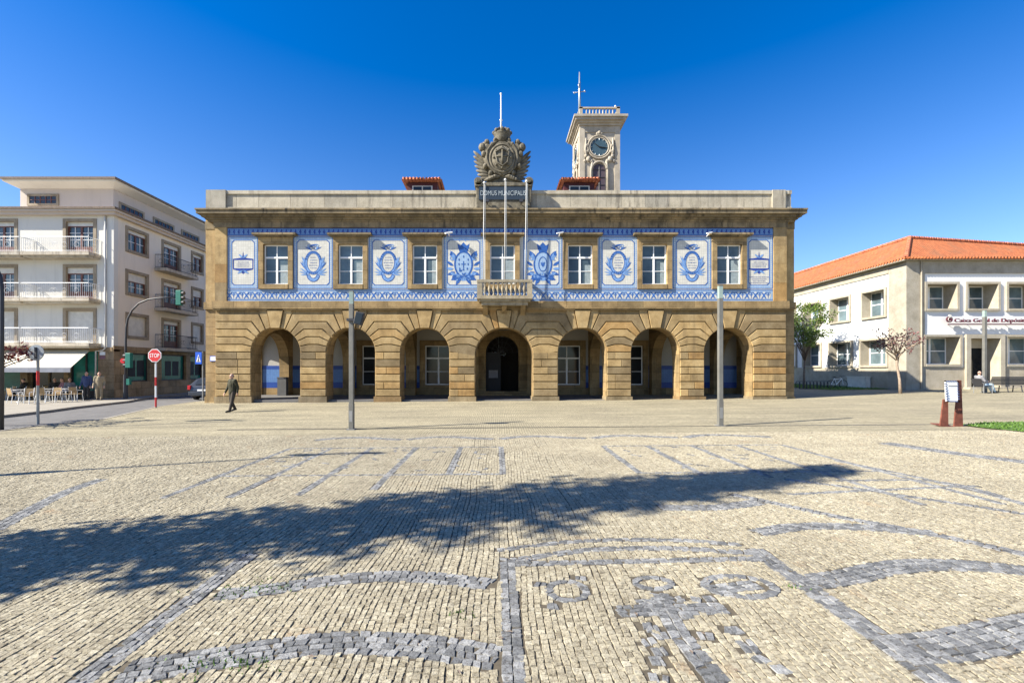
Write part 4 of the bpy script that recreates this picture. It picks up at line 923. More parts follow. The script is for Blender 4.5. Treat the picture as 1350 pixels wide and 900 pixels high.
for s_ in (-1, 1):
    for (dx, y, r_) in ((26, 197, .22), (20, 191, .17), (13, 194, .14), (9, 188, .13), (24, 206, .16), (22, 222, .15), (15, 231, .15)): b.ell((fx(662 + s_ * dx), yc - .12, fz(y)), (r_, .25, r_ * 1.1), 10, 8)
    b.path([(fx(662 + s_ * x), yc - .26, fz(y)) for x, y in ((6, 190), (14, 195), (19, 203), (20, 213), (17, 223), (9, 231), (1, 234))], [.05, .09, .1, .1, .1, .08, .05], 8)
    for q in range(4): b.path([(fx(662 + s_ * 3), yc - .2, fz(236)), (fx(662 + s_ * (9 + q * 3)), yc - .3, fz(236 + q * 1.4)), (fx(662 + s_ * (18 + q * 3)), yc - .1, fz(234 + q * 2.8))], [.05, .09, .03], 6)
b.build('crest_cartouche', M['crest'], crest, smooth=False)
b = MB(); b.ell((ctr[0], yc - .26, ctr[1]), (.66, .22, .76), 20, 12); ring = [(ctr[0] + .7 * math.cos(t * math.pi / 12), yc - .3, ctr[1] + .8 * math.sin(t * math.pi / 12)) for t in range(24)]; b.path(ring, .07, 6, closed=True)
b.path([(ctr[0], yc - .5, ctr[1] - .45), (ctr[0], yc - .52, ctr[1] + .4)], .05, 6); b.path([(ctr[0] - .34, yc - .47, ctr[1] + .05), (ctr[0] + .34, yc - .47, ctr[1] + .05)], .05, 6)
b.path([(ctr[0] - .4, yc - .46, ctr[1] + .3), (ctr[0], yc - .5, ctr[1] + .5), (ctr[0] + .4, yc - .46, ctr[1] + .3), (ctr[0] + .3, yc - .47, ctr[1] - .3), (ctr[0], yc - .5, ctr[1] - .52), (ctr[0] - .3, yc - .47, ctr[1] - .3)], .05, 6, closed=True)
for q in range(8): a = q * .785; b.ell((ctr[0] + .5 * math.cos(a), yc - .42, ctr[1] + .6 * math.sin(a)), .07, 6, 5)
b.build('crest_medallion', M['crest'], crest, smooth=True)
for s_ in (-1, 1):
    b = MB()
    for q in range(7):
        a = R(44 - q * 7); L = 1.12 - .08 * q; ox, oz = fx(662 + s_ * (19 - q * .6)), fz(218 + q * 3.3)
        d = Vector((s_ * math.cos(a), 0, math.sin(a))); rot = d.to_track_quat('X', 'Z').to_matrix()
        b.ell(Vector((ox, yc + .05 - .02 * q, oz)) + d * L * .5, (L * .55, .09, .115), 8, 6, rot)
    b.build('crest_wing', M['crest'], crest, smooth=True)
b = MB(); cc = (fx(662), yc, fz(188)); b.lathe([(.30, -.12), (.34, 0), (.42, .12), (.40, .2), (.5, .34), (.52, .42), (.3, .4)], cc, 18)
for i in range(8): a = i * math.pi / 4; b.ell((cc[0] + .48 * math.cos(a), cc[1] + .48 * math.sin(a), cc[2] + .5), .12, 8, 6); b.path([(cc[0] + .48 * math.cos(a), cc[1] + .48 * math.sin(a), cc[2] + .5), (cc[0] + .25 * math.cos(a), cc[1] + .25 * math.sin(a), cc[2] + .72), (cc[0], cc[1], cc[2] + .62)], .05, 6)
b.ell((cc[0], cc[1], cc[2] + .72), .12, 8, 6); b.ell((cc[0] - .3, cc[1] - .1, cc[2] - .25), (.22, .2, .15), 8, 6); b.ell((cc[0] + .3, cc[1] - .1, cc[2] - .25), (.22, .2, .15), 8, 6); b.build('crest_crown', M['crest'], crest, smooth=True)
b = MB(); b.path([(fx(660.5), yc, fz(172)), (fx(660.5), yc, fz(158)), (fx(660.3), yc, fz(126))], [.055, .04, .025], 8); b.path([(fx(658.5), yc, fz(160)), (fx(662.5), yc, fz(160))], .03, 6); b.ell((fx(660.3), yc, fz(125.5)), .06, 8, 6); b.build('crest_mast', M['white'], crest, smooth=True)
b = MB(); b.box(fx(631.5), fx(694.5), yc - .27, yc - .225, fz(266.5), fz(249.6)); plq = b.build('name_plaque', M['plaque'], hall)
text_mesh('plaque_lettering', 'DOMUS MUNICIPALIS', M['gold'], plq, (fx(663.3), yc - .272, fz(258)), 59 / S, 6.2 / S)
# roof lanterns with little tiled roofs
YL = 29.0; SL = F / YL
def lx(px): return (px - VX) / SL
def lz(py): return CH - (py - VY) / SL
for xa, xb in ((529.5, 582), (738.5, 791.5)):
    a, c = lx(xa), lx(xb); zb = lz(236.2); zt = zb + .32; d0, d1 = YL, YL + 2.3
    o = MB(); o.box(a + .3, c - .3, d0 + .35, d1 - .35, fz(272), zb - .05); lo = o.build('roof_lantern', M['darkred'], hall)
    o = MB(); o.box(a, c, d0, d1, zb - .05, zb); r0 = [(a - .03, d0 - .03, zb), (c + .03, d0 - .03, zb), (c + .03, d1 + .03, zb), (a - .03, d1 + .03, zb)]; xm = (a + c) / 2; ym = (d0 + d1) / 2
    r1 = [(xm - .25, ym, zt), (xm + .25, ym, zt), (xm + .25, ym + .01, zt), (xm - .25, ym + .01, zt)]; o.hexa(r0, r1)
    n = 12
    for i in range(n):      # rounded cover tiles along the front eave
        t = (i + .5) / n; xx = a + (c - a) * t; xu = xm - .25 + .5 * t; o.path([(xx, d0 - .06, zb + .04), (xx * .45 + xu * .55, d0 + (ym - d0) * .55, zb + .04 + (zt - zb) * .55)], .075, 6)
    o.build('lantern_roof', M['dormer_tile'], lo)
    o = MB(); o.box(a + .62, c - .62, d0 + .31, d0 + .345, zb - .62, zb - .3); o.build('lantern_frame', M['shutter'], lo)
    o = MB(); o.box(a + .70, xm - .04, d0 + .29, d0 + .305, zb - .6, zb - .36); o.box(xm + .04, c - .70, d0 + .29, d0 + .305, zb - .6, zb - .36); o.build('lantern_pane', M['darkglass'], lo)

# ------------------------------------------------------------------ clock tower
TY = 36.0; ST = F / TY
def tx(px): return (px - VX) / ST
def tz(py): return CH - (py - VY) / ST
ta, tb = tx(764), tx(817.5); tw = tb - ta; tc = (ta + tb) / 2; tyc = TY + tw / 2
tower = thing('clock_tower', 'pale stone clock tower with balustrade rising behind the town hall roof', 'clock tower', (tc, tyc, 0))
zc0 = tz(166); b = MB(); b.box(ta + .07, tb - .07, TY + .07, TY + tw - .07, -.3, zc0)
for (x0, x1) in ((ta, ta + .42), (tb - .42, tb)):
    for (y0, y1) in ((TY, TY + .42), (TY + tw - .42, TY + tw)): b.box(x0, x1, y0, y1, 9, zc0 - .01)
b.box(ta + .42, tb - .42, TY + .02, TY + .2, zc0 - .5, zc0 - .01); b.box(ta + .02, ta + .2, TY + .42, TY + tw - .42, zc0 - .5, zc0 - .01)
b.build('tower_shaft', M['tower'], tower)
b = MB()
for p, z0, z1 in ((.08, 166, 163), (.2, 163, 160.5), (.38, 160.5, 157.5), (.5, 157.5, 154.6)): b.box(ta - p, tb + p, TY - p, TY + tw + p, tz(z0), tz(z1))
b.build('tower_cornice', M['tower'], tower)
b = MB(); q = .0; zb0, zb1 = tz(153.8), tz(141)
for (x0, x1, y0, y1) in ((ta, tb, TY, TY + .16), (ta, tb, TY + tw - .16, TY + tw), (ta, ta + .16, TY + .16, TY + tw - .16), (tb - .16, tb, TY + .16, TY + tw - .16)):
    b.box(x0, x1, y0, y1, zb1 - .12, zb1); b.box(x0 + .01, x1 - .01, y0 + .01, y1 - .01, tz(154.6) + .003, zb0 + .06)
for xx in (ta, tb - .26):
    for yy in (TY, TY + tw - .26): b.box(xx, xx + .25, yy, yy + .25, tz(154.6), zb1 + .02)
bl = b.build('tower_balustrade', M['tower'], tower)
for s_, n in (('f', 9), ('b', 9), ('l', 9), ('r', 9)):
    for i in range(n):
        u = (i + 1) / (n + 1); t = .3 + (tw - .6) * u
        p = {'f': (ta + t, TY + .08), 'b': (ta + t, TY + tw - .08), 'l': (ta + .08, TY + t), 'r': (tb - .08, TY + t)}[s_]
        o = MB(); o.path([(p[0], p[1], zb0 + .05), (p[0], p[1], zb0 + .2), (p[0], p[1], zb0 + .35), (p[0], p[1], zb1 - .1)], [.05, .085, .06, .045], 6); o.build('baluster', M['tower'], bl, smooth=True)
cz, cx_ = tz(194), tx(790)
for ax in ('y', 'x'):
    def mpt(u, d, z): return (cx_ + u, TY + .06 - d, z) if ax == 'y' else (ta + .06 - d, tyc + u, z)
    o = MB()
    for r0, wd, dd in ((.96, .11, .13), (.79, .09, .10)):
        o.path([mpt((r0 - wd / 2) * math.cos(R(i * 12)), dd * .6, cz + (r0 - wd / 2) * math.sin(R(i * 12))) for i in range(30)], wd * .62, 6, closed=True)
    co = o.build('clock', M['tower'], tower)
    o = MB(); o.disc(mpt(0, .03, cz), .73, ax, .05, 28); o.build('clock_dial', M['dial'], co)
    o = MB()
    for h_ in range(12):
        a = R(h_ * 30); o.path([mpt(.58 * math.sin(a), .075, cz + .58 * math.cos(a)), mpt(.68 * math.sin(a), .075, cz + .68 * math.cos(a))], .022, 4)
    o.build('hour_marks', M['signback'], co)
    for a_, l in ((308, .5), (97, .62)):
        a = R(a_); o = MB(); o.path([mpt(0, .09, cz), mpt(l * math.sin(a), .09, cz + l * math.cos(a))], [.045, .02], 5); o.build('clock_hand', M['black'], co)
    o = MB(); zw = tz(222)
    for (u, zz, r_) in ((0, cz + 1.12, .16), (-.16, cz + 1.05, .11), (.16, cz + 1.05, .11), (-1.02, cz + .1, .13), (1.02, cz + .1, .13), (-.95, cz - .35, .12), (.95, cz - .35, .12), (-.85, cz - .95, .2), (.85, cz - .95, .2), (-.62, cz - 1.12, .14), (.62, cz - 1.12, .14), (-1.05, cz - .7, .13), (1.05, cz - .7, .13), (-1.15, cz - 1.1, .1), (1.15, cz - 1.1, .1)):
        o.ell(mpt(u, .09, zz), (r_, r_ * .7, r_ * 1.1) if ax == 'y' else (r_ * .7, r_, r_ * 1.1), 9, 7)
    for s_ in (-1, 1): o.path([mpt(s_ * .55, .08, cz - 1.15), mpt(s_ * .66, .08, cz - 1.9), mpt(s_ * .66, .08, cz - 4)], .09, 6); o.path([mpt(s_ * 1.05, .08, cz + .7), mpt(s_ * 1.1, .09, cz - .2), mpt(s_ * .95, .09, cz - 1)], [.05, .1, .06], 6)
    o.path([mpt(.62 * math.cos(R(180 - i * 18)), .08, zw - .1 + .62 * math.sin(R(180 - i * 18))) for i in range(11)], .09, 6)
    o.build('carved_swag', M['tower'], tower, smooth=True)
    o = MB(); n = 10
    pts = [(.47 * math.cos(math.pi * i / n), .47 * math.sin(math.pi * i / n)) for i in range(n + 1)] + [(-.47, -3), (.47, -3)]
    o.hexa([mpt(u, -.005, zw - .1 + z) for u, z in pts], [mpt(u, .02, zw - .1 + z) for u, z in pts]); wo = o.build('tower_window', M['purplegrey'], tower)
    o = MB(); o.path([mpt(0, .04, zw - 3), mpt(0, .04, zw + .3)], .03, 4)
    for q in range(4): o.path([mpt(-.45, .04, zw - .1 - q * .6), mpt(.45, .04, zw - .1 - q * .6)], .025, 4)
    o.build('window_bars', M['iron'], wo)
b = MB(); mx = tx(765.5); b.path([(mx, TY + .5, tz(153)), (mx, TY + .5, tz(116)), (mx, TY + .5, tz(90))], [.11, .09, .045], 8); b.path([(mx - .42, TY + .5, tz(117.5)), (mx + .42, TY + .5, tz(115.5))], .03, 6); b.ell((mx - .42, TY + .5, tz(117.5)), .08, 6, 5); b.ell((mx + .42, TY + .5, tz(115.5)), .08, 6, 5); b.path([(mx + .02, TY + .45, tz(113)), (mx - .1, TY + .4, tz(108)), (mx + .05, TY + .45, tz(104))], .05, 6); b.build('mast', M['signback'], tower, smooth=True)
b = MB(); b.ell((tb - .35, TY + .1, zb1 + .1), .07, 8, 6); b.path([(tb - .35, TY + .1, zb1), (tb - .35, TY + .1, zb1 + .1)], .03, 6); b.build('lamp', M['white'], tower, smooth=True)

# flagpoles, floodlights and cameras on the town hall
FG = 'white flagpoles on the balcony'
for (x0, x1, y1, lab) in ((636.5, 638.5, 242, 'leftmost of the three white flagpoles above the stone balcony'), (665.5, 666, 238, 'middle white flagpole standing before the centre balcony window'), (692, 693.8, 240, 'rightmost of the three white flagpoles above the stone balcony')):
    Yp = D - .72; Sp = F / Yp; t = thing('flagpole', lab, 'flagpole', ((x0 - VX) / Sp, Yp, CH - (392 - VY) / Sp), FG)
    b = MB(); a = Vector(((x0 - VX) / Sp, Yp, CH - (392 - VY) / Sp)); c = Vector(((x1 - VX) / Sp, Yp - .12, CH - (y1 - VY) / Sp)); b.path([a, a.lerp(c, .5), c], [.027, .024, .020], 8); b.build('pole', M['polegrey'], t, smooth=True)
    b = MB(); b.ell(c, .07, 8, 6); b.build('finial', M['white'], t, smooth=True)
    b = MB(); b.path([a + Vector((.1, 0, .3)), c + Vector((.07, 0, -.1))], .008, 4); b.build('halyard', M['signback'], t)
for x, lab in ((642.5, 'small black floodlight below the left end of the name plaque'), (686.5, 'small black floodlight below the right end of the name plaque')):
    b = MB(); b.box(fx(x) - .1, fx(x) + .1, yc - .5, yc - .34, fz(271), fz(267)); b.path([(fx(x), yc - .4, fz(271)), (fx(x), yc - .25, fz(272.5))], .03, 6); b.build('floodlight', M['iron'], label=lab, cat='floodlight', group='floodlights under the plaque')
for x, lab in ((592.5, 'white security camera at the right end of the hood left of centre'), (931, 'white security camera at the left end of the rightmost window hood'), (737, 'white security camera at the left end of the hood right of the balcony')):
    b = MB(); b.path([(fx(x) - .2, D - .5, fz(311)), (fx(x) + .2, D - .32, fz(308.5))], 0.055 if x < 600 else .038, 8); b.path([(fx(x), D - .4, fz(310)), (fx(x), D - .06, fz(312))], .03, 6); b.build('security_camera', M['white'], label=lab, cat='camera', group='cameras on the town hall')
b = MB(); b.box(fx(273), fx(283.3), D + .265, D + .295, fz(476), fz(469)); t = thing('street_nameplate', 'small white and blue street nameplate on the left corner of the town hall', 'sign', (fx(278), D + .28, fz(476))); b.build('plate', M['bluepaint'], t)
b = MB(); b.box(fx(273.8), fx(282.5), D + .258, D + .264, fz(475.2), fz(469.8)); b.build('plate_face', M['white'], t)
b = MB(); b.box(-15.1, -14.5, Yb - 1.0, Yb - .45, .06, 1.25); b.box(-15.12, -14.48, Yb - 1.02, Yb - .43, 1.25, 1.33); b.build('litter_bin', M['litter'], label='grey boxy litter bin standing inside the leftmost arcade bay', cat='bin')

# ------------------------------------------------------------------ apartment house on the left
apt = thing('apartment_building', 'cream four storey corner apartment house with balconies and a cafe awning', 'apartment building', (APX - 12, APY + 8, gz(APX)))
SA = F / APY; AL = -60.0; AYB = 62.0; g0 = gz(APX) + .13
def ax_(px): return (px - VX) / SA
def az(py): return CH - (py - VY) / SA
def sy(px): return F * (-APX) / (VX - px)          # depth on the street side seen at px
ZC = az(281); ZG = az(458)
rows = [(az(288.5), az(336)), (az(348.5), az(395)), (az(406), az(452.5))]
cols = [(83.5, 127.5), (-18, 23.5), (-122, -80), (-228, -186)]
fh = [(ax_(a) + .2, ax_(c) - .2, z1 + .02, z0 - .2) for a, c in cols for z0, z1 in rows]
def holed_grid(b, u0, u1, z0, z1, holes, mk):
    holes = [(max(h[0], u0), min(h[1], u1), max(h[2], z0), min(h[3], z1)) for h in holes if h[0] < u1 and h[1] > u0 and h[2] < z1 and h[3] > z0]
    us = sorted({u0, u1} | {h[0] for h in holes} | {h[1] for h in holes}); zs = sorted({z0, z1} | {h[2] for h in holes} | {h[3] for h in holes})
    for i in range(len(us) - 1):
        um = (us[i] + us[i + 1]) / 2; run = None
        for j in range(len(zs) - 1):
            zm = (zs[j] + zs[j + 1]) / 2; hit = any(h[0] < um < h[1] and h[2] < zm < h[3] for h in holes)
            if not hit:
                run = zs[j] if run is None else run
            if hit or j == len(zs) - 2:
                if run is not None: mk(us[i], us[i + 1], run, zs[j] if hit else zs[j + 1])
                run = None
b = MB(); holed_grid(b, AL, APX, ZG, ZC, fh, lambda u0, u1, z0, z1: b.box(u0, u1, APY, APY + .35, z0, z1, .5)); b.build('front_wall', M['aptwall'], apt)
scols = [(165.5, 195.5, 0), (213, 238, 1), (252, 268, 0)]
YS = [(sy(a), sy(c), k) for a, c, k in scols]; YS += [(YS[-1][1] + 2, YS[-1][1] + 4, 1), (YS[-1][1] + 6.5, YS[-1][1] + 8.5, 0)]
dz = rows[0][1] - rows[1][1]
shs = []
for (y0, y1, k) in YS:
    for r_ in range(3):
        top = 1.9 + 189.3 * sy(165.5) / F - r_ * dz; shs.append((y0 + .18, y1 - .18, top - (1.62 if k == 0 else 2.3), top - .2, k, r_))
b = MB(); holed_grid(b, APY + .35, AYB, ZG, ZC, [h[:4] for h in shs], lambda u0, u1, z0, z1: b.box(APX - .35, APX, u0, u1, z0, z1, .5)); b.build('side_wall', M['aptside'], apt)
b = MB(); b.box(AL, APX - .5, APY + .5, AYB, ZG, ZC - .01); b.build('building_core', M['black'], apt)
b = MB()     # corner quoin and pipe band
b.box(APX - .55, APX + .012, APY - .012, APY + .3, ZG, ZC - .01); b.build('corner_strip', M['aptwall'], apt)
def fr(y_or_x, u0, u1, z0, z1, side, wd=.2, sill=True, name='window', shut=0, reddoor=False, low=False):
    o = MB(); t = .05
    def bx_(a, c, d0, d1, zA, zB, bb=None):
        bb = bb if bb is not None else o
        if side: bb.box(APX - d1, APX - d0, a, c, zA, zB)
        else: bb.box(a, c, APY + d0, APY + d1, zA, zB)
    bx_(u0 - wd, u0 + .004, -t, .3, z0 - (wd if sill else 0), z1 + wd); bx_(u1 - .004, u1 + wd, -t, .3, z0 - (wd if sill else 0), z1 + wd); bx_(u0 + .004, u1 - .004, -t, .3, z1 - .004, z1 + wd)
    if sill: bx_(u0 + .004, u1 - .004, -t - .03, .3, z0 - wd, z0 + .004)
    wo = o.build(name, M['apttrim'], apt)
    f = MB(); q = .07; um = (u0 + u1) / 2; fr_z = z1 - (z1 - z0) * .13
    if shut >= 1:
        bx_(u0 + .005, u1 - .005, .12, .18, z0, z1 - .005, f); f.build('roller_shutter', M['shutter'], wo); return wo
    f2 = MB(); bx_(u0 + .005, u1 - .005, .1, .17, z1 - (z1 - z0) * max(.12, shut), z1 - .005, f2); f2.build('shutter_box', M['shutter'], wo); z1b = z1 - (z1 - z0) * max(.12, shut)
    for a, c in ((u0 + .003, u0 + q * 1.6), (u1 - q * 1.6, u1 - .003), (um - q, um + q)): bx_(a, c, .12, .18, z0, z1b, f)
    bx_(u0 + q * 1.6, um - q, .12, .18, z1b - q, z1b, f); bx_(um + q, u1 - q * 1.6, .12, .18, z1b - q, z1b, f)
    zl = z0 + .55 if low else z0 + q; bx_(u0 + q * 1.6, um - q, .12, .18, z0, zl, f); bx_(um + q, u1 - q * 1.6, .12, .18, z0, zl, f); f.build('window_frame', M['redwood'], wo)
    mm = MB(); nz = 3 if (z1 - z0) > 1.9 else 2
    for a, c in ((u0 + q * 1.6, um - q), (um + q, u1 - q * 1.6)):
        bx_((a + c) / 2 - .018, (a + c) / 2 + .018, .125, .16, zl, z1b - q, mm)
        for k in range(1, nz): zz = zl + (z1b - zl) * k / nz; bx_(a, c, .13, .155, zz - .018, zz + .018, mm)
    mm.build('glazing_bars', M['white'], wo)
    g = MB(); bx_(u0 + .02, u1 - .02, .165, .17, z0 + .02, z1b, g); g.build('pane', M['glass'], wo); return wo
for i, (a, c) in enumerate(cols):
    for j, (z0, z1) in enumerate(rows):
        fr(0, ax_(a) + .2, ax_(c) - .2, z1 + .02, z0 - .2, False, sill=False, name='balcony_door', shut=1 if j == 2 else (.18 if j else .12), low=True)
for (u0, u1, z0, z1, k, r_) in shs:
    fr(0, u0, u1, z0, z1, True, sill=(k == 0), name='window' if k == 0 else 'balcony_door', shut=(1 if r_ == 2 else (.4 if r_ == 1 else .16)) if k == 0 else .13, low=(k == 1))
def railing(pts, z, h, name, mat, n_per=.13):
    b = MB()
    for a, c in zip(pts[:-1], pts[1:]):
        a, c = Vector((*a, z)), Vector((*c, z)); L = (c - a).length; n = max(2, int(L / n_per)); up = Vector((0, 0, h))
        b.path([a + up, c + up], .025, 5); b.path([a + Vector((0, 0, .08)), c + Vector((0, 0, .08))], .018, 4)
        for i in range(n + 1): p = a.lerp(c, i / n); b.path([p + Vector((0, 0, .02)), p + up], .011, 4)
        for i in range(0, n, 6):
            p = a.lerp(c, (i + 3) / n if i + 3 < n else .5); d = (c - a).normalized(); b.path([p + d * .16 * math.cos(t * .7) + Vector((0, 0, h * .5 + .16 * math.sin(t * .7))) for t in range(9)], .01, 4)
    return b.build(name, mat, apt)
for j, (z0, z1) in enumerate(rows):      # balconies: a long one per storey with a scalloped front
    for (pa_, pb_) in ((-60, 45), (45, 134), (-230, -62)):
        xa, xb = ax_(pa_), ax_(pb_); dp = .95
        b = MB(); b.box(xa + .02, xb - .02, APY - dp, APY - .002, z1 - .22, z1 - .02); b.box(xa + .1, xb - .1, APY - dp + .15, APY - .002, z1 - .34, z1 - .22); b.build('balcony_slab', M['slab'], apt)
        railing([(xa + .08, APY - .03), (xa + .08, APY - dp + .06), (xb - .08, APY - dp + .06), (xb - .08, APY - .03)], z1 - .02, .98, 'balcony_railing', M['white'] if pb_ != 99 else M['iron'])
for (y0, y1, k) in YS:
    if k != 1: continue
    for r_ in range(3):
        top = 1.9 + 189.3 * sy(165.5) / F - r_ * dz; zf = top - 2.32; b = MB(); b.box(APX + .002, APX + .9, y0 - .75, y1 + .85, zf - .25, zf - .03); b.build('balcony_slab', M['slab'], apt)
        railing([(APX + .03, y0 - .68), (APX + .84, y0 - .68), (APX + .84, y1 + .78), (APX + .03, y1 + .78)], zf - .03, 1.0, 'balcony_railing', M['iron'])
# eaves, attic and its roof
b = MB(); b.box(AL, APX + .45, APY - .45, AYB, ZC, ZC + .16); b.box(AL, APX + .3, APY - .3, APY + .4, ZC - .18, ZC); b.box(APX - .3, APX + .3, APY + .4, AYB, ZC - .18, ZC); b.build('main_eave', M['aptattic'], apt)
b = MB(); b.prismx([(APY - .5, ZC + .16), (APY - .5, ZC + .24), (APY + 1.6, ZC + .42), (APY + 1.6, ZC + .16)], AL, APX - .4); b.hexa([(APX + .5, APY - .5, ZC + .162), (APX + .5, AYB, ZC + .162), (APX - 1.4, AYB, ZC + .162), (APX - 1.4, APY + 1.5, ZC + .162)], [(APX + .5, APY - .5, ZC + .24), (APX + .5, AYB, ZC + .24), (APX - 1.4, AYB, ZC + .44), (APX - 1.4, APY + 1.5, ZC + .44)]); b.build('tile_skirt', M['aptattic'], apt)
YA = APY + 1.5; XA = APX - 1.3; sA2 = F / YA; ZA1 = CH + (VY - 249) / sA2; xl = (27 - VX) / sA2
b = MB(); b.box(xl - .02, XA, YA, AYB, ZC + .2, ZA1); b.build('attic_wall', M['aptattic'], apt)
b = MB(); x0 = (4 - VX) / (F / (YA - .7)); b.hexa([(x0, YA - .75, ZA1 + .25), (XA + .75, YA - .75, ZA1 + .25), (XA + .75, AYB, ZA1 + .25), (x0, AYB, ZA1 + .25)], [(x0 - .02, YA - .8, ZA1 + .42), (XA + .8, YA - .8, ZA1 + .42), (XA + .8, AYB, ZA1 + .42), (x0, AYB, ZA1 + .42)])
b.hexa([(xl - .05, YA - .05, ZA1), (XA + .05, YA - .05, ZA1), (XA + .05, AYB, ZA1), (xl - .05, AYB, ZA1)], [(x0, YA - .75, ZA1 + .25), (XA + .75, YA - .75, ZA1 + .25), (XA + .75, AYB, ZA1 + .25), (x0, AYB, ZA1 + .25)])
b.build('attic_eave', M['aptwall'], apt)
b = MB(); xm = (x0 + XA) / 2; b.hexa([(x0 - .05, YA - .85, ZA1 + .42), (XA + .85, YA - .85, ZA1 + .42), (XA + .85, AYB, ZA1 + .42), (x0, AYB, ZA1 + .42)], [(xm - 4, YA + 7, ZA1 + 1.1), (xm + 2, YA + 7, ZA1 + 1.1), (xm + 2, AYB, ZA1 + 1.1), (xm - 4, AYB, ZA1 + 1.1)]); b.build('attic_roof', M['redwood'], apt)
b = MB(); b.box(x0 - .06, XA + .86, YA - .87, YA - .80, ZA1 + .34, ZA1 + .5); b.box(XA + .80, XA + .87, YA - .8, AYB, ZA1 + .34, ZA1 + .5); b.build('attic_gutter', M['bark'], apt)
b = MB(); b.box(AL, APX + .52, APY - .54, APY - .46, ZC + .14, ZC + .26); b.box(APX + .46, APX + .54, APY - .46, AYB, ZC + .14, ZC + .26); b.build('eave_gutter', M['bark'], apt)
def attic_win(u0, u1, z0, z1, side):
    o = MB(); g = MB()
    def q(bb, a, c, d0, d1, zA, zB): bb.box(XA - d1, XA - d0, a, c, zA, zB) if side else bb.box(a, c, YA + d0, YA + d1, zA, zB)
    w_ = .16; q(o, u0 - w_, u0, -.06, .1, z0 - w_, z1 + w_); q(o, u1, u1 + w_, -.06, .1, z0 - w_, z1 + w_); q(o, u0, u1, -.06, .1, z1, z1 + w_); q(o, u0, u1, -.06, .1, z0 - w_, z0)
    wo = o.build('attic_window', M['apttrim'], apt); q(g, u0, u1, -.02, -.005, z0, z1); g.build('pane', M['darkglass'], wo)
    o = MB(); n = 5
    for i in range(1, n): u = u0 + (u1 - u0) * i / n; q(o, u - .03, u + .03, -.045, -.022, z0, z1)
    q(o, u0, u1, -.04, -.023, (z0 + z1) / 2 - .02, (z0 + z1) / 2 + .02); o.build('glazing_bars', M['redwood'], wo)
attic_win((39.5 - VX) / sA2, (75 - VX) / sA2, CH + (VY - 268.5) / sA2, CH + (VY - 259) / sA2, False)
for y0 in (sy(168), sy(213), sy(250), 45, 52): attic_win(y0 + 1.0, y0 + 3.0, ZC + .75, ZC + 1.35, True)
# ground floor: stone piers, shop glazing
b = MB(); piers = [(ax_(129), APX), (ax_(84), ax_(90)), (ax_(26.5), ax_(36)), (ax_(-60), ax_(-50)), (ax_(-160), ax_(-150))]
for a, c in piers: b.box(a, c, APY, APY + .5, gz(APX) - .4, ZG)
b.box(AL, APX, APY - .04, APY + .5, az(463), ZG + .02); b.box(AL, APX + .04, APY + .45, APY + .5, ZG - .02, ZG)
b.build('ground_floor_front', M['aptstone'], apt)
sh = [(sy(168), sy(197.5)), (sy(213), sy(245.5)), (sy(251), sy(268)), (41, 45)]; zs0, zs1 = CH - (503 - VY) * sy(168) / F, CH - (465 - VY) * sy(168) / F
b = MB(); holed_grid(b, APY + .5, AYB, gz(APX) - .4, ZG, [(a, c, zs0, zs1) for a, c in sh], lambda u0, u1, z0, z1: b.box(APX - .5, APX, u0, u1, z0, z1, .5)); b.box(APX - .01, APX + .06, APY - .06, AYB, ZG - .12, ZG + .12); b.build('ground_floor_side', M['aptstone'], apt)
for a, c in sh:
    o = MB(); o.box(APX - .3, APX - .2, a, c, zs0, zs0 + .08); o.box(APX - .3, APX - .2, a, c, zs1 - .1, zs1); o.box(APX - .3, APX - .2, a, a + .08, zs0, zs1); o.box(APX - .3, APX - .2, c - .08, c, zs0, zs1); wo = o.build('shop_window', M['iron'], apt)
    o = MB(); o.box(APX - .26, APX - .24, a + .05, c - .05, zs0 + .05, zs1 - .05); o.build('pane', M['tealglass'], wo)
    o = MB(); m_ = (a + c) / 2; o.box(APX - .235, APX - .232, m_ - .7, m_ - .05, zs0 + .35, zs1 - .5); o.box(APX - .235, APX - .232, m_ + .1, m_ + .8, zs0 + .35, zs1 - .5); o.build('open_blind', M['black'], wo)
for (a, c) in ((ax_(90), ax_(129)), (ax_(36), ax_(84)), (ax_(-50), ax_(26.5)), (ax_(-150), ax_(-60)), (AL, ax_(-160))):
    o = MB(); o.box(a, c, APY + .3, APY + .32, gz(APX) + .1, az(463)); wo = o.build('shop_window', M['tealglass'] if c != ax_(84) else M['darkglass'], apt)
    o = MB(); o.box(a, c, APY + .22, APY + .3, gz(APX) + .1, gz(APX) + .6); o.box(a, a + .08, APY + .22, APY + .3, gz(APX) + .6, az(463)); o.box(c - .08, c, APY + .22, APY + .3, gz(APX) + .6, az(463)); o.box((a + c) / 2 - .04, (a + c) / 2 + .04, APY + .22, APY + .3, gz(APX) + .6, az(463)); o.build('shop_frame', M['aptstone'] if c != ax_(129) else M['iron'], wo)
b = MB(); xa, xb = ax_(-140), ax_(120); dA = 2.6; z0, z1 = az(461.5), CH - (485 - VY) * (APY - dA) / F; xb2 = (93 - VX) * (APY - dA) / F
b.hexa([(xa, APY - .03, z0), (xb, APY - .03, z0), (xb2, APY - dA, z1), (xa, APY - dA, z1)], [(xa, APY - .03, z0 + .04), (xb, APY - .03, z0 + .04), (xb2, APY - dA, z1 + .04), (xa, APY - dA, z1 + .04)])
aw = b.build('awning', M['awning'], apt)
b = MB(); b.box(xa, xb2, APY - dA - .03, APY - dA - .005, z1 - .26, z1 + .03); b.build('awning_valance', M['valance'], aw)
b = MB(); b.path([(xb2, APY - dA, z1), (ax_(100), APY - .1, z1 + .55)], .025, 5); b.path([(xa, APY - dA, z1 - .02), (xb2, APY - dA, z1 - .02)], .03, 5); b.build('awning_arm', M['white'], aw)
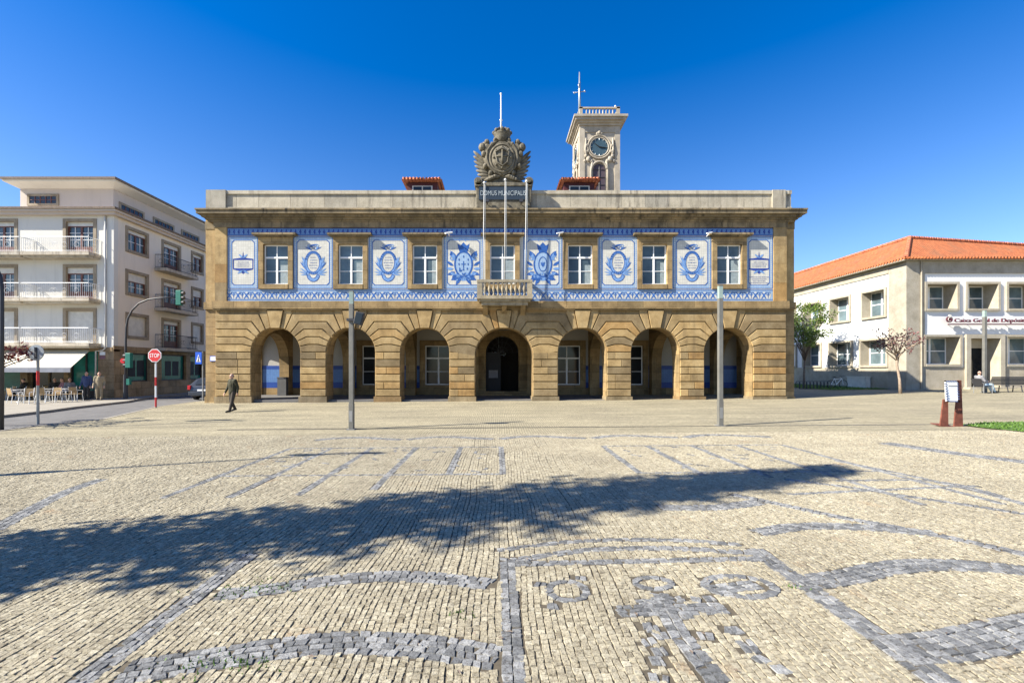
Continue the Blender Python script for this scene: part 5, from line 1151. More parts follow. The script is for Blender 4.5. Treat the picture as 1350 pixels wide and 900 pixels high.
b = MB(); b.path([(ax_(140), APY - .08, ZC - .2), (ax_(140), APY - .08, az(459)), (ax_(137), APY - .1, az(462)), (ax_(128.5), APY - .12, az(463)), (ax_(128), APY - .12, gz(APX) + .15)], .055, 8); b.build('downpipe', M['shutter'], apt, smooth=True)
for (a, c, z0, z1, mt) in ((132, 139, 468, 463.5, 'white'), (132, 139, 473, 469, 'mauve')):
    b = MB(); b.box(ax_(a), ax_(c), APY - .04, APY - .002, az(z0), az(z1)); b.build('wall_plate', M[mt], apt)

# ------------------------------------------------------------------ bank on the right
bank = thing('bank_building', 'white two storey bank with orange tiled hip roof and stone window frames', 'bank', (BX + 8, BY + 8, gz(BX)))
SBk = F / BY
def kx(px): return (px - VX) / SBk
def kz(py): return CH - (py - VY) / SBk
def ky(px): return F * BX / (px - VX)
ZE = kz(344); zg = gz(BX) - .3; BR = 62.0; BB = 64.0
fcols = [(1218.5, 1263), (1272, 1317), (1325.5, 1370.5), (1379, 1424), (1432, 1478)]
fholes = []
for (a, c) in fcols: fholes.append((kx(a) + .14, kx(c) - .14, kz(407), kz(374.5)))
for i, (a, c) in enumerate(fcols):
    if i == 1: fholes.append((kx(1277), kx(1316), zg, kz(446)))
    else: fholes.append((kx(a) + .05, kx(c + 3) - .1, kz(480), kz(444)))
b = MB(); holed_grid(b, BX + 1.15, BR, kz(484), ZE - .9, fholes, lambda u0, u1, z0, z1: b.box(u0, u1, BY + .03, BY + 1.0, z0, z1, .5)); b.build('front_wall', M['bankwall'], bank)
b = MB(); holed_grid(b, BX + 1.15, BR, zg, kz(484), [h for h in fholes if h[2] == zg], lambda u0, u1, z0, z1: b.box(u0, u1, BY - .02, BY + 1.0, z0, z1, .5)); b.build('plinth', M['bankstone'], bank)
scol = [(1136, 1169.3), (1094, 1122.3), (1060, 1082.3)]
SY = [(ky(c), ky(a)) for a, c in scol]; st = SY[1][0] - SY[0][0]; SY += [(SY[2][0] + st * k, SY[2][1] + st * k) for k in (1, 2, 3, 4)]
tz1, tz0 = CH + (VY - 378.5) * SY[0][0] / F, CH + (VY - 417) * SY[0][0] / F; lz1, lz0 = CH + (VY - 447) * SY[0][0] / F, CH + (VY - 482) * SY[0][0] / F
sholes = [(a + .15, c - .15, tz0 + .12, tz1 - .12) for a, c in SY] + [(a, c, lz0 + .05, lz1) for a, c in SY]
b = MB(); holed_grid(b, BY + 1.5, BB, kz(484), ZE - .6, sholes, lambda u0, u1, z0, z1: b.box(BX + .03, BX + .75, u0, u1, z0, z1, .5)); b.build('side_wall', M['bankwall'], bank)
b = MB(); b.box(BX - .02, BX + .6, BY + 1.5, BB, zg, kz(484)); b.build('side_plinth', M['bankstone'], bank)
b = MB(); b.box(BX - .03, BX + 1.15, BY - .03, BY + 1.5, zg, ZE - .01); b.box(BX + 1.15, BR, BY - .05, BY + .6, ZE - .9, ZE - .012); b.box(BX - .05, BX + .6, BY + 1.5, BB, ZE - .6, ZE - .012); b.box(BX + 1.148, BX + 1.3, BY - .045, BY + .02, zg, ZE - .9); b.build('corner_pier', M['bankstone'], bank)
b = MB(); b.box(BX + 1.3, BR, BY + 1.35, BB, zg, ZE - .02); b.build('building_core', M['black'], bank)
def bwin(u0, u1, z0, z1, side, proud=.14, dep=.92):
    o = MB(); w_ = .16; td = dep + .06
    def q(bb, a, c, d0, d1, zA, zB): bb.box(BX + .03 + d0, BX + .03 + d1, a, c, zA, zB) if side else bb.box(a, c, BY + .03 + d0, BY + .03 + d1, zA, zB)
    q(o, u0 - w_, u0 + .004, -proud, td, z0 - w_, z1 + w_); q(o, u1 - .004, u1 + w_, -proud, td, z0 - w_, z1 + w_); q(o, u0 + .004, u1 - .004, -proud, td, z1 - .004, z1 + w_); q(o, u0 + .004, u1 - .004, -proud - .02, td, z0 - w_, z0 + .004)
    wo = o.build('window', M['bankstone'], bank); f = MB(); um = (u0 + u1) / 2; zm = (z0 + z1) / 2; e = .07
    q(f, u0, u0 + e, dep, dep + .05, z0, z1); q(f, u1 - e, u1, dep, dep + .05, z0, z1); q(f, um - e, um + e, dep - .004, dep + .05, z0, z1); q(f, u0 + e, um - e, dep, dep + .05, z1 - e, z1); q(f, um + e, u1 - e, dep, dep + .05, z1 - e, z1)
    q(f, u0 + e, um - e, dep, dep + .05, z0, z0 + e); q(f, um + e, u1 - e, dep, dep + .05, z0, z0 + e); q(f, u0 + e, um - e, dep + .004, dep + .045, zm - .03, zm + .03); q(f, um + e, u1 - e, dep + .004, dep + .045, zm - .03, zm + .03)
    f.build('window_frame', M['white'], wo); g = MB(); q(g, u0 + .02, u1 - .02, dep + .025, dep + .035, z0 + .02, z1 - .02); g.build('pane', M['glass'], wo)
for h in fholes:
    if h[2] > zg: bwin(h[0], h[1], h[2], h[3], False)
for h in sholes: bwin(h[0], h[1], h[2], h[3], True, dep=.6)
o = MB(); d0, d1 = kx(1277), kx(1316); zt = kz(446)
o.box(d0 - .32, d0 + .004, BY - .18, BY + 1.25, zg, zt + .3); o.box(d1 - .004, d1 + .32, BY - .18, BY + 1.25, zg, zt + .3); o.box(d0 + .004, d1 - .004, BY - .18, BY + .9, zt - .004, zt + .3); o.box(d0, d1, BY + .9, BY + 1.25, kz(458), zt); de = o.build('entrance', M['bankstone'], bank)
o = MB(); o.box(d0, d1, BY + 1.15, BY + 1.2, zg, kz(458)); o.build('door', M['darkglass'], de)
o = MB(); o.box(d0 - .6, d1 + .6, BY - .7, BY - .2, zg, gz(BX) + .22); o.build('doorstep', M['bankstone'], bank)
# roof
b = MB(); ov = .35; b.box(BX - ov, BR, BY - ov, BB, ZE, ZE + .1); b.build('eave', M['bankstone'], bank)
A = Vector((BX + 2.5, BY + 2.5, 12.1)); ZR = ZE + .1
e1 = (BX - ov - .03, BY - ov - .03, ZR)
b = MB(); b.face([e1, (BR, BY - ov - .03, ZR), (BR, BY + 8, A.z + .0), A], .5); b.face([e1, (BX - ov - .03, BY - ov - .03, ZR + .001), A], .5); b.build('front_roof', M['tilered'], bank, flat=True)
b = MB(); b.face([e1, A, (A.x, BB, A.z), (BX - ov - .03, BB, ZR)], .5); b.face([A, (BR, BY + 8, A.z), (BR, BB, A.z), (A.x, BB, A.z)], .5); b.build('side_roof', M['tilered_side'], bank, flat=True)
b = MB(); 
x = BX - ov
while x < BX + 16: b.disc((x, BY - ov - .06, ZR + .02), .085, 'y', .16, 8); x += .23
y = BY - ov
while y < BY + 16: b.disc((BX - ov - .06, y, ZR + .02), .085, 'x', .16, 8); y += .25
b.build('eave_tiles', M['tilered'], bank)
b = MB()
def ridge(p, q_, n):
    for i in range(n): a = Vector(p).lerp(Vector(q_), i / n); c = Vector(p).lerp(Vector(q_), (i + 1.12) / n); b.path([a + Vector((0, 0, .03)), c + Vector((0, 0, .05))], [.15, .12], 7)
ridge(e1, A, 12); ridge(A, (A.x, BB, A.z), 60); ridge(A, (BR, BY + 8, A.z), 60); b.build('ridge_tiles', M['dormer_tile'], bank)
b = MB(); b.path([(BX - ov - .05, BY - ov, ZE + .02), (BX - ov - .05, BB, ZE + .02)], .06, 6); b.path([(BX + 1.0, BY - .1, ZE), (BX + 1.0, BY - .1, gz(BX))], .05, 6); b.build('gutter', M['bankstone'], bank)
# sign lettering
zs = kz(423.5); zl = kz(427.5)
b = MB(); b.box(kx(1245), kx(1420), BY - .32, BY - .24, zl - .06, zl + .02)
for px in (1250, 1275, 1300, 1325, 1350, 1380): b.path([(kx(px), BY - .28, zl), (kx(px), BY + .04, zl)], .02, 5)
sg = b.build('sign_bracket', M['maroon'], bank)
b = MB(); b.disc((kx(1246.5), BY - .28, kz(421.5)), .22, 'y', .08, 18); b.build('sign_emblem', M['maroon'], sg)
b = MB(); b.path([(kx(1246.5) + .13 * math.cos(R(40 + i * 28)), BY - .33, kz(421.5) + .13 * math.sin(R(40 + i * 28))) for i in range(10)], .016, 5); b.disc((kx(1246.5), BY - .325, kz(421.5) + .24), .1, 'y', .07, 10); b.build('emblem_mark', M['shutter'], sg)
text_mesh('sign_lettering', 'Caixa Geral de Depósitos', M['maroon'], sg, ((kx(1253) + kx(1354)) / 2, BY - .24, zs), kx(1353) - kx(1253), .36, .08)
b = MB(); b.box(BX - .45, BX - .06, BY + 3.1, BY + 5.0, gz(BX - .3), gz(BX) + .85); b.box(BX - .5, BX - .04, BY + 3.05, BY + 5.05, gz(BX) + .85, gz(BX) + .92); b.build('utility_cabinet', M['shutter'], label='low pale grey utility cabinet on the lawn against the bank side wall', cat='utility cabinet')

# ------------------------------------------------------------------ street furniture
LG = 'square grey lamp posts on the plaza'
def lamp_post(base, h, label, wide=.135):
    t = thing('lamp_post', label, 'lamp post', base, LG); x, y, z = base; a = wide / 2
    b = MB(); b.box(x - a * 1.9, x + a * 1.9, y - a * 1.9, y + a * 1.9, z - .03, z + .025); b.build('base_plate', M['steel'], t)
    b = MB(); b.box(x - a * 1.12, x + a * 1.12, y - a * 1.12, y + a * 1.12, z + .025, z + .82); b.box(x - a, x + a, y - a, y + a, z + .82, z + h - .42); o = b.build('post', M['postgrey'], t, bevel=.008)
    b = MB(); b.box(x - .05, x + .05, y - a * 1.12 - .004, y - a * 1.1, z + .25, z + .6); b.build('service_hatch', M['steel'], t)
    b = MB(); b.box(x - a * .92, x + a * .92, y - a * .92, y + a * .92, z + h - .42, z + h - .03); b.build('light_head', M['lampglass'], t)
    b = MB(); b.box(x - a, x + a, y - a, y + a, z + h - .03, z + h); b.build('cap', M['postgrey'], t); return t
p = G(463.5, 566); lamp_post(p, 4.42, 'square grey lamp post carrying a black floodlight, left of the centre arches'); PLx = p
b = MB(); zf = CH - (421 - VY) * p.y / F; Yf = p.y - .08
t = thing('floodlight', 'black box floodlight clamped to the left plaza lamp post', 'floodlight', (p.x + .09, Yf, zf))
M3 = Matrix.Rotation(R(14), 3, 'Y'); c0 = Vector((p.x + .27, Yf, zf + .02))
def rb(b, ex, ey, ez, off=(0, 0, 0)): 
    vs = [c0 + M3 @ (Vector((sx * ex, sy_ * ey, sz * ez)) + Vector(off)) for sz in (-1, 1) for sy_ in (-1, 1) for sx in (-1, 1)]
    b.mesh(vs, [(0, 2, 3, 1), (4, 5, 7, 6), (0, 1, 5, 4), (2, 6, 7, 3), (0, 4, 6, 2), (1, 3, 7, 5)])
rb(b, .13, .09, .2); b.build('housing', M['iron'], t, bevel=.015)
b = MB(); rb(b, .10, .005, .165, (0, -.095, 0)); b.build('lens', M['darkglass'], t)
b = MB(); b.path([(p.x, Yf + .05, zf - .02), (p.x + .2, Yf, zf - .05)], .03, 6); b.box(p.x - .12, p.x + .12, Yf - .05, p.y + .12, zf - .06, zf + .02); b.build('bracket', M['iron'], t)
lamp_post(G(949.5, 561), 4.55, 'square grey lamp post right of the centre arches, before the arch at the end')
p3 = P(1298, 512, 29.0); p3.z = gz(p3.x); lamp_post(tuple(p3), CH + (VY - 409) * 29 / F - p3.z, 'square grey lamp post standing before the bank entrance', .16)

def red_white_pole(name, label, base, htop, parts):
    t = thing(name, label, 'traffic sign', base); x, y, z = base
    for (z0, z1, mt) in parts:
        b = MB(); b.path([(x, y, z + z0), (x, y, z + z1)], .045, 10); b.build('pole', M[mt], t, smooth=False)
    return t
p = G(205.5, 537.5); k = p.y / F
t = red_white_pole('stop_sign', 'red octagonal STOP sign on a red and white banded pole', tuple(p), 0, [(0, .06, 'kerb'), (.06, .55, 'red'), (.55, 1.15, 'white'), (1.15, 1.6, 'red'), (1.6, 2.35, 'white'), (2.35, 2.95, 'steel')])
zs = CH - (468.5 - VY) * k; b = MB(); r_ = .36; oc = [(p.x + r_ * math.cos(R(22.5 + 45 * i)), zs + r_ * math.sin(R(22.5 + 45 * i))) for i in range(8)]; b.prism(oc, p.y - .09, p.y - .06); o = b.build('sign_plate', M['white'], t)
b = MB(); r_ = .325; oc = [(p.x + r_ * math.cos(R(22.5 + 45 * i)), zs + r_ * math.sin(R(22.5 + 45 * i))) for i in range(8)]; b.prism(oc, p.y - .096, p.y - .091); b.build('red_face', M['red'], o)
text_mesh('stop_lettering', 'STOP', M['white'], o, (p.x, p.y - .097, zs), .5, .2, .004)
p = G(50, 559); k = p.y / F
t = red_white_pole('round_sign', 'grey back of a round traffic sign on a red and grey banded pole', tuple(p), 0, [(0, 1.42, 'steel'), (1.42, 1.95, 'red'), (1.95, 2.75, 'steel')])
zs = CH - (465 - VY) * k; b = MB(); b.disc((p.x, p.y - .06, zs), .29, 'y', .02, 28); o = b.build('sign_plate', M['signback'], t)
b = MB(); b.box(p.x - .035, p.x + .035, p.y - .1, p.y - .072, zs - .22, zs + .2); b.build('mounting_rail', M['iron'], o)
p = G(267.5, 528); p = Vector(((267.5 - VX) * 29 / F, 29.0, gz(-18.7))); k = p.y / F
t = thing('crossing_sign', 'blue pedestrian crossing sign with a white triangle on a grey pole', 'traffic sign', tuple(p)); b = MB(); b.path([(p.x, p.y, p.z), (p.x, p.y, CH - (463 - VY) * k)], .045, 8); b.build('pole', M['steel'], t)
xa, xb, za, zb = (258.5 - VX) * k, (266.8 - VX) * k, CH - (479.8 - VY) * k, CH - (464 - VY) * k
b = MB(); b.box(xa, xb, p.y - .08, p.y - .055, za, zb); o = b.build('sign_plate', M['bluepaint'], t); xm = (xa + xb) / 2
b = MB(); b.prism([(xm - .14, za + .14), (xm + .14, za + .14), (xm, zb - .14)], p.y - .086, p.y - .081); b.build('white_triangle', M['white'], o)
b = MB(); b.ell((xm, p.y - .09, za + .47), (.03, .004, .03), 8, 6); b.path([(xm, p.y - .09, za + .44), (xm - .01, p.y - .09, za + .3), (xm - .05, p.y - .09, za + .17)], .014, 5); b.path([(xm - .01, p.y - .09, za + .3), (xm + .05, p.y - .09, za + .17)], .014, 5); b.build('walking_figure', M['black'], o)
# traffic light on a curved mast, and its twin at the left edge
def signal_head(t, c, dirx, mt='green'):
    b = MB(); b.box(c[0] - .17, c[0] + .17, c[1] - .12, c[1] + .12, c[2] - .48, c[2] + .48); o = b.build('signal_head', M[mt], t, bevel=.03)
    for i in range(3):
        b = MB(); zz = c[2] + .3 - .3 * i; b.path([(c[0] + dirx * .17, c[1], zz), (c[0] + dirx * .32, c[1], zz + .0)], .12, 10); b.build('lens_hood', M['iron'], o)
p = G(165.5, 528.5); k = p.y / F
t = thing('traffic_light', 'traffic light on a dark pole curving out over the street by the stone corner', 'traffic light', tuple(p))
pts = [(165.5, 528), (165.8, 450), (166.3, 432), (168.5, 420), (174, 409), (183, 400), (196, 394.5), (212, 392.5), (232, 392)]
b = MB(); b.path([(pp[0] * k - VX * k, p.y, CH - (pp[1] - VY) * k) for pp in pts], [.085, .07, .065, .06, .055, .05, .05, .045, .04], 10); b.build('mast', M['iron'], t, smooth=True)
b = MB(); b.path([(p.x, p.y, p.z), (p.x, p.y, p.z + .55), (p.x, p.y, p.z + 1.7)], [.15, .13, .12], 10); b.build('mast_base', M['iron'], t)
signal_head(t, ((236.5 - VX) * k, p.y, CH - (392.5 - VY) * k), 1)
signal_head(t, ((171 - VX) * k, p.y - .05, CH - (475 - VY) * k), -1)
b = MB(); b.disc(((164 - VX) * k, p.y - .12, CH - (475.5 - VY) * k), .16, 'y', .06, 16); b.build('pedestrian_lens', M['lampred'], t)
b = MB(); b.box((168 - VX) * k, (172 - VX) * k, p.y - .1, p.y + .1, CH - (507 - VY) * k, CH - (499 - VY) * k); b.build('push_button_box', M['green'], t)
p = G(2.5, 567); k = p.y / F
t = thing('traffic_light', 'thick dark curved signal mast at the far left edge of the plaza', 'traffic light', tuple(p))
pts = [(1.5, 567), (2.5, 440), (2.5, 385), (1, 366), (-6, 350), (-20, 336), (-50, 327), (-85, 325)]
b = MB(); b.path([((a - VX) * k, p.y, CH - (c - VY) * k) for a, c in pts], [.07, .058, .056, .054, .05, .047, .045, .04], 10); b.build('mast', M['iron'], t, smooth=True); signal_head(t, ((-90 - VX) * k, p.y, CH - (325 - VY) * k), -1)
# tall street lamp outside the frame on the left whose shadow crosses the plaza
bp = Vector((-14.6, 6.62, gz(-14.6))); t = thing('street_lamp', 'tall grey street lamp whose long thin shadow crosses the plaza', 'street lamp', tuple(bp))
b = MB(); b.path([bp, bp + Vector((0, 0, 8.9))], [.07, .045], 8); b.build('pole', M['postgrey'], t)
b = MB(); hd = bp + Vector((0, 0, 8.9)); b.path([hd + Vector((-.9, -.1, -.12)), hd, hd + Vector((.9, .1, -.12))], .05, 6); b.ell(hd + Vector((.7, .08, -.1)), (.42, .12, .08), 10, 6); b.ell(hd + Vector((-.7, -.08, -.1)), (.42, .12, .08), 10, 6); b.ell(bp + Vector((.05, 0, 4.6)), (.14, .14, .5), 8, 6); b.build('lamp_head', M['postgrey'], t)
# information stand
p = G(1254, 562); k = p.y / F; Yq = p.y
def q3(px, py, dy=0): return Vector(((px - VX) * k, Yq + dy, CH - (py - VY) * k))
t = thing('information_stand', 'rusty steel stand with two tapering legs holding a white notched panel', 'information stand', tuple(p))
for leg in ([(1239, 560.5), (1249.6, 560.5), (1249.2, 526), (1243.2, 526)], [(1257, 563), (1269, 563), (1266.8, 501), (1263, 501)]):
    b = MB(); b.hexa([q3(*a, -.02) for a in leg], [q3(*a, .02) for a in leg]); b.build('leg', M['rust'], t)
b = MB(); b.hexa([q3(1238.5, 561.5, -.05), q3(1257, 563, -.05), q3(1257, 560, .3), q3(1238.5, 559.5, .3)], [q3(1238.5, 560.8, -.05), q3(1257, 562.2, -.05), q3(1257, 559.2, .3), q3(1238.5, 558.8, .3)]); b.build('foot_plate', M['rust'], t)
b = MB(); b.hexa([q3(1245.5, 502.2, -.02), q3(1261.5, 502.2, -.02), q3(1257.5, 528.5, -.12), q3(1242.5, 528.5, -.12)], [q3(1245.5, 502.2, .01), q3(1261.5, 502.2, .01), q3(1257.5, 528.5, -.09), q3(1242.5, 528.5, -.09)]); o = b.build('panel', M['white'], t)
b = MB()
for i in range(9):
    u = i / 8; 
    for (a, c) in (((1245.5, 502.2), (1242.5, 528.5)), ((1261.5, 502.2), (1257.5, 528.5))): c_ = q3(a[0] + (c[0] - a[0]) * u, a[1] + (c[1] - a[1]) * u, -.03 - .14 * u); b.box(c_.x - .017, c_.x + .017, c_.y - .012, c_.y + .03, c_.z - .017, c_.z + .017)
    if i < 6:
        u = i / 5
        for (a, c) in (((1245.5, 502.2), (1261.5, 502.2)), ((1242.5, 528.5), (1257.5, 528.5))): c_ = q3(a[0] + (c[0] - a[0]) * u, a[1], -.03 if a[1] < 510 else -.17); b.box(c_.x - .017, c_.x + .017, c_.y - .012, c_.y + .03, c_.z - .017, c_.z + .017)
b.build('notched_edge', M['navycloth'], o)
b = MB(); b.hexa([q3(1248, 507.5, -.055), q3(1259.6, 507.5, -.055), q3(1259.4, 508.8, -.062), q3(1247.9, 508.8, -.062)], [q3(1248, 507.5, -.045), q3(1259.6, 507.5, -.045), q3(1259.4, 508.8, -.05), q3(1247.9, 508.8, -.05)]); b.build('heading_bar', M['greycloth'], o)
# benches
def bench_at(px0, px1, Y, label):
    x0, x1 = (px0 - VX) * Y / F, (px1 - VX) * Y / F; z = gz((x0 + x1) / 2)
    t = thing('park_bench', label, 'bench', ((x0 + x1) / 2, Y, z))
    b = MB()
    for i in range(6): zz = z + .50 + i * .085; yy = Y - .02 - i * .03; b.box(x0 + .04 * i * 0, x1, yy - .012, yy + .012, zz, zz + .074)
    b.build('backrest', M['iron'], t); b = MB()
    for i in range(5): b.box(x0, x1, Y + .06 + i * .09, Y + .14 + i * .09, z + .43, z + .455)
    b.build('seat', M['iron'], t)
    for xx in (x0 + .25, (x0 + x1) / 2, x1 - .25):
        for (yy, yz) in ((Y + .02, Y - .06), (Y + .45, Y + .5)): b = MB(); b.path([(xx, yz, z), (xx, yy, z + .43)], .028, 6); b.build('leg', M['iron'], t)
    return t
bench_at(1304, 1352, 28.6, 'long dark slatted bench seen from behind before the bank')
pc = Vector(((1296 - VX) * 28.4 / F, 28.4, 0)); pc.z = gz(pc.x)
t = thing('park_chair', 'dark metal armchair with the resting man in it beside the long bench', 'chair', tuple(pc))
b = MB(); b.box(pc.x - .28, pc.x + .26, pc.y - .3, pc.y + .3, pc.z + .42, pc.z + .45); b.build('seat', M['iron'], t)
b = MB(); b.hexa([(pc.x - .28, pc.y - .3, pc.z + .46), (pc.x - .25, pc.y - .3, pc.z + .46), (pc.x - .25, pc.y + .3, pc.z + .46), (pc.x - .28, pc.y + .3, pc.z + .46)], [(pc.x - .46, pc.y - .3, pc.z + .92), (pc.x - .43, pc.y - .3, pc.z + .92), (pc.x - .43, pc.y + .3, pc.z + .92), (pc.x - .46, pc.y + .3, pc.z + .92)]); b.build('backrest', M['iron'], t)
for s_ in (-1, 1):
    b = MB(); b.path([(pc.x - .36, pc.y + s_ * .3, pc.z + .66), (pc.x + .26, pc.y + s_ * .3, pc.z + .66)], .022, 6); b.build('armrest', M['steel'], t)
    for xx in (-.27, .25): b = MB(); b.path([(pc.x + xx, pc.y + s_ * .3, pc.z), (pc.x + xx, pc.y + s_ * .3, pc.z + .66)], .02, 6); b.build('leg', M['steel'], t)

# ------------------------------------------------------------------ car
def car(loc, label):
    t = thing('parked_car', label, 'car', (0, 0, 0)); L, W = 4.1, .86
    prof = [(0, .35), (-.02, .62), (.03, .9), (.16, .98), (.55, 1.36), (.95, 1.44), (2.0, 1.42), (2.75, 1.0), (3.6, .88), (4.05, .72), (4.1, .4), (4.0, .25), (.1, .25)]
    def half(y, z): return W - (.0 if z < .95 else (z - .95) * .42) - (.05 if z < .4 else 0) - (.08 if y < .05 or y > 4 else 0)
    b = MB(); l = [(-half(y, z), y, z) for y, z in prof]; r_ = [(half(y, z), y, z) for y, z in prof]; b.hexa(l, r_); body = b.build('body', M['carpaint'], t, bevel=.05)
    b = MB(); b.face([(-.56, .17 + .03, 1.04), (.56, .2, 1.04), (.5, .5, 1.33), (-.5, .5, 1.33)]); b.face([(-.55, .18, 1.02), (.55, .18, 1.02), (.56, .2, 1.04), (-.56, .2, 1.04)])
    for v in range(len(b.v)): b.v[v] = (b.v[v][0], b.v[v][1] - .035, b.v[v][2] + .01)
    b.build('rear_window', M['darkglass'], t, flat=True)
    for s_ in (-1, 1):
        b = MB(); b.face([(s_ * (W - .01), .6, 1.02), (s_ * (W - .01), 2.5, 1.02), (s_ * (W - .17), 1.95, 1.36), (s_ * (W - .17), .85, 1.37)]); b.v = [(x + s_ * .012, y, z) for x, y, z in b.v]; b.build('side_window', M['darkglass'], t, flat=True)
        b = MB(); b.box(s_ * .78 - .12, s_ * .78 + .06, -.05, .1, .68, .96); b.build('tail_light', M['lampred'], t, bevel=.02)
        for yy in (.75, 3.3):
            b = MB(); b.disc((s_ * .78, yy, .31), .31, 'x', .2, 20); wo = b.build('wheel', M['tyre'], t); b = MB(); b.disc((s_ * .885, yy, .31), .19, 'x', .02, 14); b.build('rim', M['rim'], wo)
    b = MB(); b.box(-.83, .83, -.09, .12, .3, .56); b.build('bumper', M['carpaint'], t, bevel=.04)
    b = MB(); b.box(-.26, .26, -.105, -.085, .60, .71); b.build('number_plate', M['white'], t)
    t.location = loc; t.rotation_euler = (0, 0, R(4)); return t
p = G(262, 527.5); cX = (248 - VX) * p.y / F + .92; car((cX, p.y, gz(cX) + .006), 'dark hatchback seen from behind, parked beyond the town hall corner')

# ------------------------------------------------------------------ people
def remesh(mb, name, mat, parent, vox):
    me = bpy.data.meshes.new(name); me.from_pydata(mb.v, [], mb.f); bm = bmesh.new(); bm.from_mesh(me); bmesh.ops.recalc_face_normals(bm, faces=bm.faces); bm.to_mesh(me); bm.free()
    o = bpy.data.objects.new('tmp', me); COL.objects.link(o); m_ = o.modifiers.new('r', 'REMESH'); m_.mode = 'VOXEL'; m_.voxel_size = vox
    sm = o.modifiers.new('s', 'SMOOTH'); sm.iterations = 3; sm.factor = .5
    bpy.context.view_layer.update(); m2 = bpy.data.meshes.new_from_object(o.evaluated_get(bpy.context.evaluated_depsgraph_get()))
    bpy.data.objects.remove(o); m2.name = name; m2.materials.clear(); m2.materials.append(mat); m2.shade_smooth()
    r_ = bpy.data.objects.new(name, m2); COL.objects.link(r_); r_.parent = parent; return r_
def limb(b, pts, rad, n=10):
    for i in range(len(pts) - 1): b.path([pts[i], pts[i + 1]], [rad[i], rad[i + 1]], n)
    for p_, r_ in zip(pts, rad): b.ell(p_, r_, n, 8)
def person(label, loc, rotz, J, cl, vox=.012, group=None, bald=False, top='jacket'):
    """figure faces -Y before rotation; J holds the joints"""
    t = thing('person', label, 'person', (0, 0, 0), group); V_ = Vector; j = {k: V_(v) for k, v in J.items()}
    hip = (j['hipL'] + j['hipR']) / 2; sh = (j['shL'] + j['shR']) / 2; hd = j['head']; f = j.get('face', V_((0, -1, 0))).normalized(); side = f.cross(V_((0, 0, 1))).normalized()
    b = MB(); limb(b, [hip, hip.lerp(sh, .5), sh - V_((0, 0, .06))], [.13, .125, .13]); limb(b, [j['shL'], sh, j['shR']], [.065, .09, .065]); limb(b, [sh, hd - V_((0, 0, .08))], [.062, .058])
    b.ell(hd, (.078, .095, .118), 14, 12, f.to_track_quat('-Y', 'Z').to_matrix()); b.ell(hd + f * .095 - V_((0, 0, .015)), (.016, .02, .026), 8, 6); b.ell(hd + f * .07 - V_((0, 0, .085)), (.035, .03, .028), 8, 6)
    for s_ in (-1, 1): b.ell(hd + side * s_ * .08, (.016, .026, .034), 8, 6)
    for s_, k in ((1, 'L'), (-1, 'R')):
        limb(b, [j['hip' + k], j['kn' + k], j['an' + k]], [.085, .058, .042]); limb(b, [j['an' + k], j['toe' + k]], [.042, .035])
        limb(b, [j['sh' + k], j['el' + k], j['wr' + k]], [.052, .042, .030])
        d = (j['wr' + k] - j['el' + k]).normalized(); pr = side if abs(d.dot(side)) < .8 else f; pr = (pr - d * pr.dot(d)).normalized(); nn = d.cross(pr)
        pa_ = j['wr' + k] + d * .06; limb(b, [j['wr' + k], pa_, j['wr' + k] + d * .095], [.028, .034, .03])
        for q, l in ((-1.5, .062), (-.5, .078), (.5, .074), (1.5, .058)):
            r0 = j['wr' + k] + d * .095 + pr * q * .019; m_ = r0 + d * l * .55 + nn * .006; limb(b, [r0, m_, m_ + d * l * .45 + nn * .018], [.0105, .0098, .009], 6)
        r0 = j['wr' + k] + d * .035 + pr * .03; limb(b, [r0, r0 + pr * .025 + d * .03, r0 + pr * .028 + d * .065], [.013, .012, .010], 6)
    remesh(b, 'body', M['skin'], t, vox)
    b = MB(); g = .026; limb(b, [hip + V_((0, 0, .0)), hip.lerp(sh, .3), hip.lerp(sh, .65), sh - V_((0, 0, .06))], [.165, .158, .17, .155]); limb(b, [j['shL'], sh - V_((0, 0, .02)), j['shR']], [.088, .105, .088])
    for k in 'LR':
        limb(b, [j['sh' + k], j['el' + k], j['el' + k].lerp(j['wr' + k], .95)], [.082, .064, .048])
    for s_ in (-1, 1):  # shoulders-to-waist width
        limb(b, [hip + side * s_ * .07, sh + side * s_ * .1 - V_((0, 0, .1))], [.125, .115])
    remesh(b, top, M[cl[0]], t, vox * 1.1)
    b = MB(); limb(b, [j['hipL'], hip, j['hipR']], [.115, .13, .115])
    for k in 'LR': limb(b, [j['hip' + k], j['kn' + k], j['kn' + k].lerp(j['an' + k], .96)], [.112, .078, .062])
    remesh(b, 'trousers', M[cl[1]], t, vox * 1.1)
    for k in 'LR':
        b = MB(); d = (j['toe' + k] - j['an' + k]); d.z = 0; d.normalize(); a = j['an' + k]; limb(b, [a - V_((0, 0, .02)) - d * .03, a.lerp(j['toe' + k], .5) - V_((0, 0, .005)), j['toe' + k]], [.052, .05, .042]); remesh(b, 'shoe', M[cl[2]], t, vox * 1.1)
    b = MB(); b.ell(hd - f * .018 + V_((0, 0, .028 if not bald else .0)), (.085, .092, .105 if not bald else .07), 14, 10, f.to_track_quat('-Y', 'Z').to_matrix())
    if bald: b = MB(); b.ell(hd - f * .035 - V_((0, 0, .005)), (.086, .07, .055), 14, 10, f.to_track_quat('-Y', 'Z').to_matrix())
    remesh(b, 'hair', M[cl[3]], t, vox)
    for s_ in (-1, 1): b = MB(); b.ell(hd + f * .088 + side * s_ * .03 + V_((0, 0, .012)), .009, 8, 6); b.build('eye', M['black'], t, smooth=True)
    t.location = loc; t.rotation_euler = (0, 0, rotz); return t
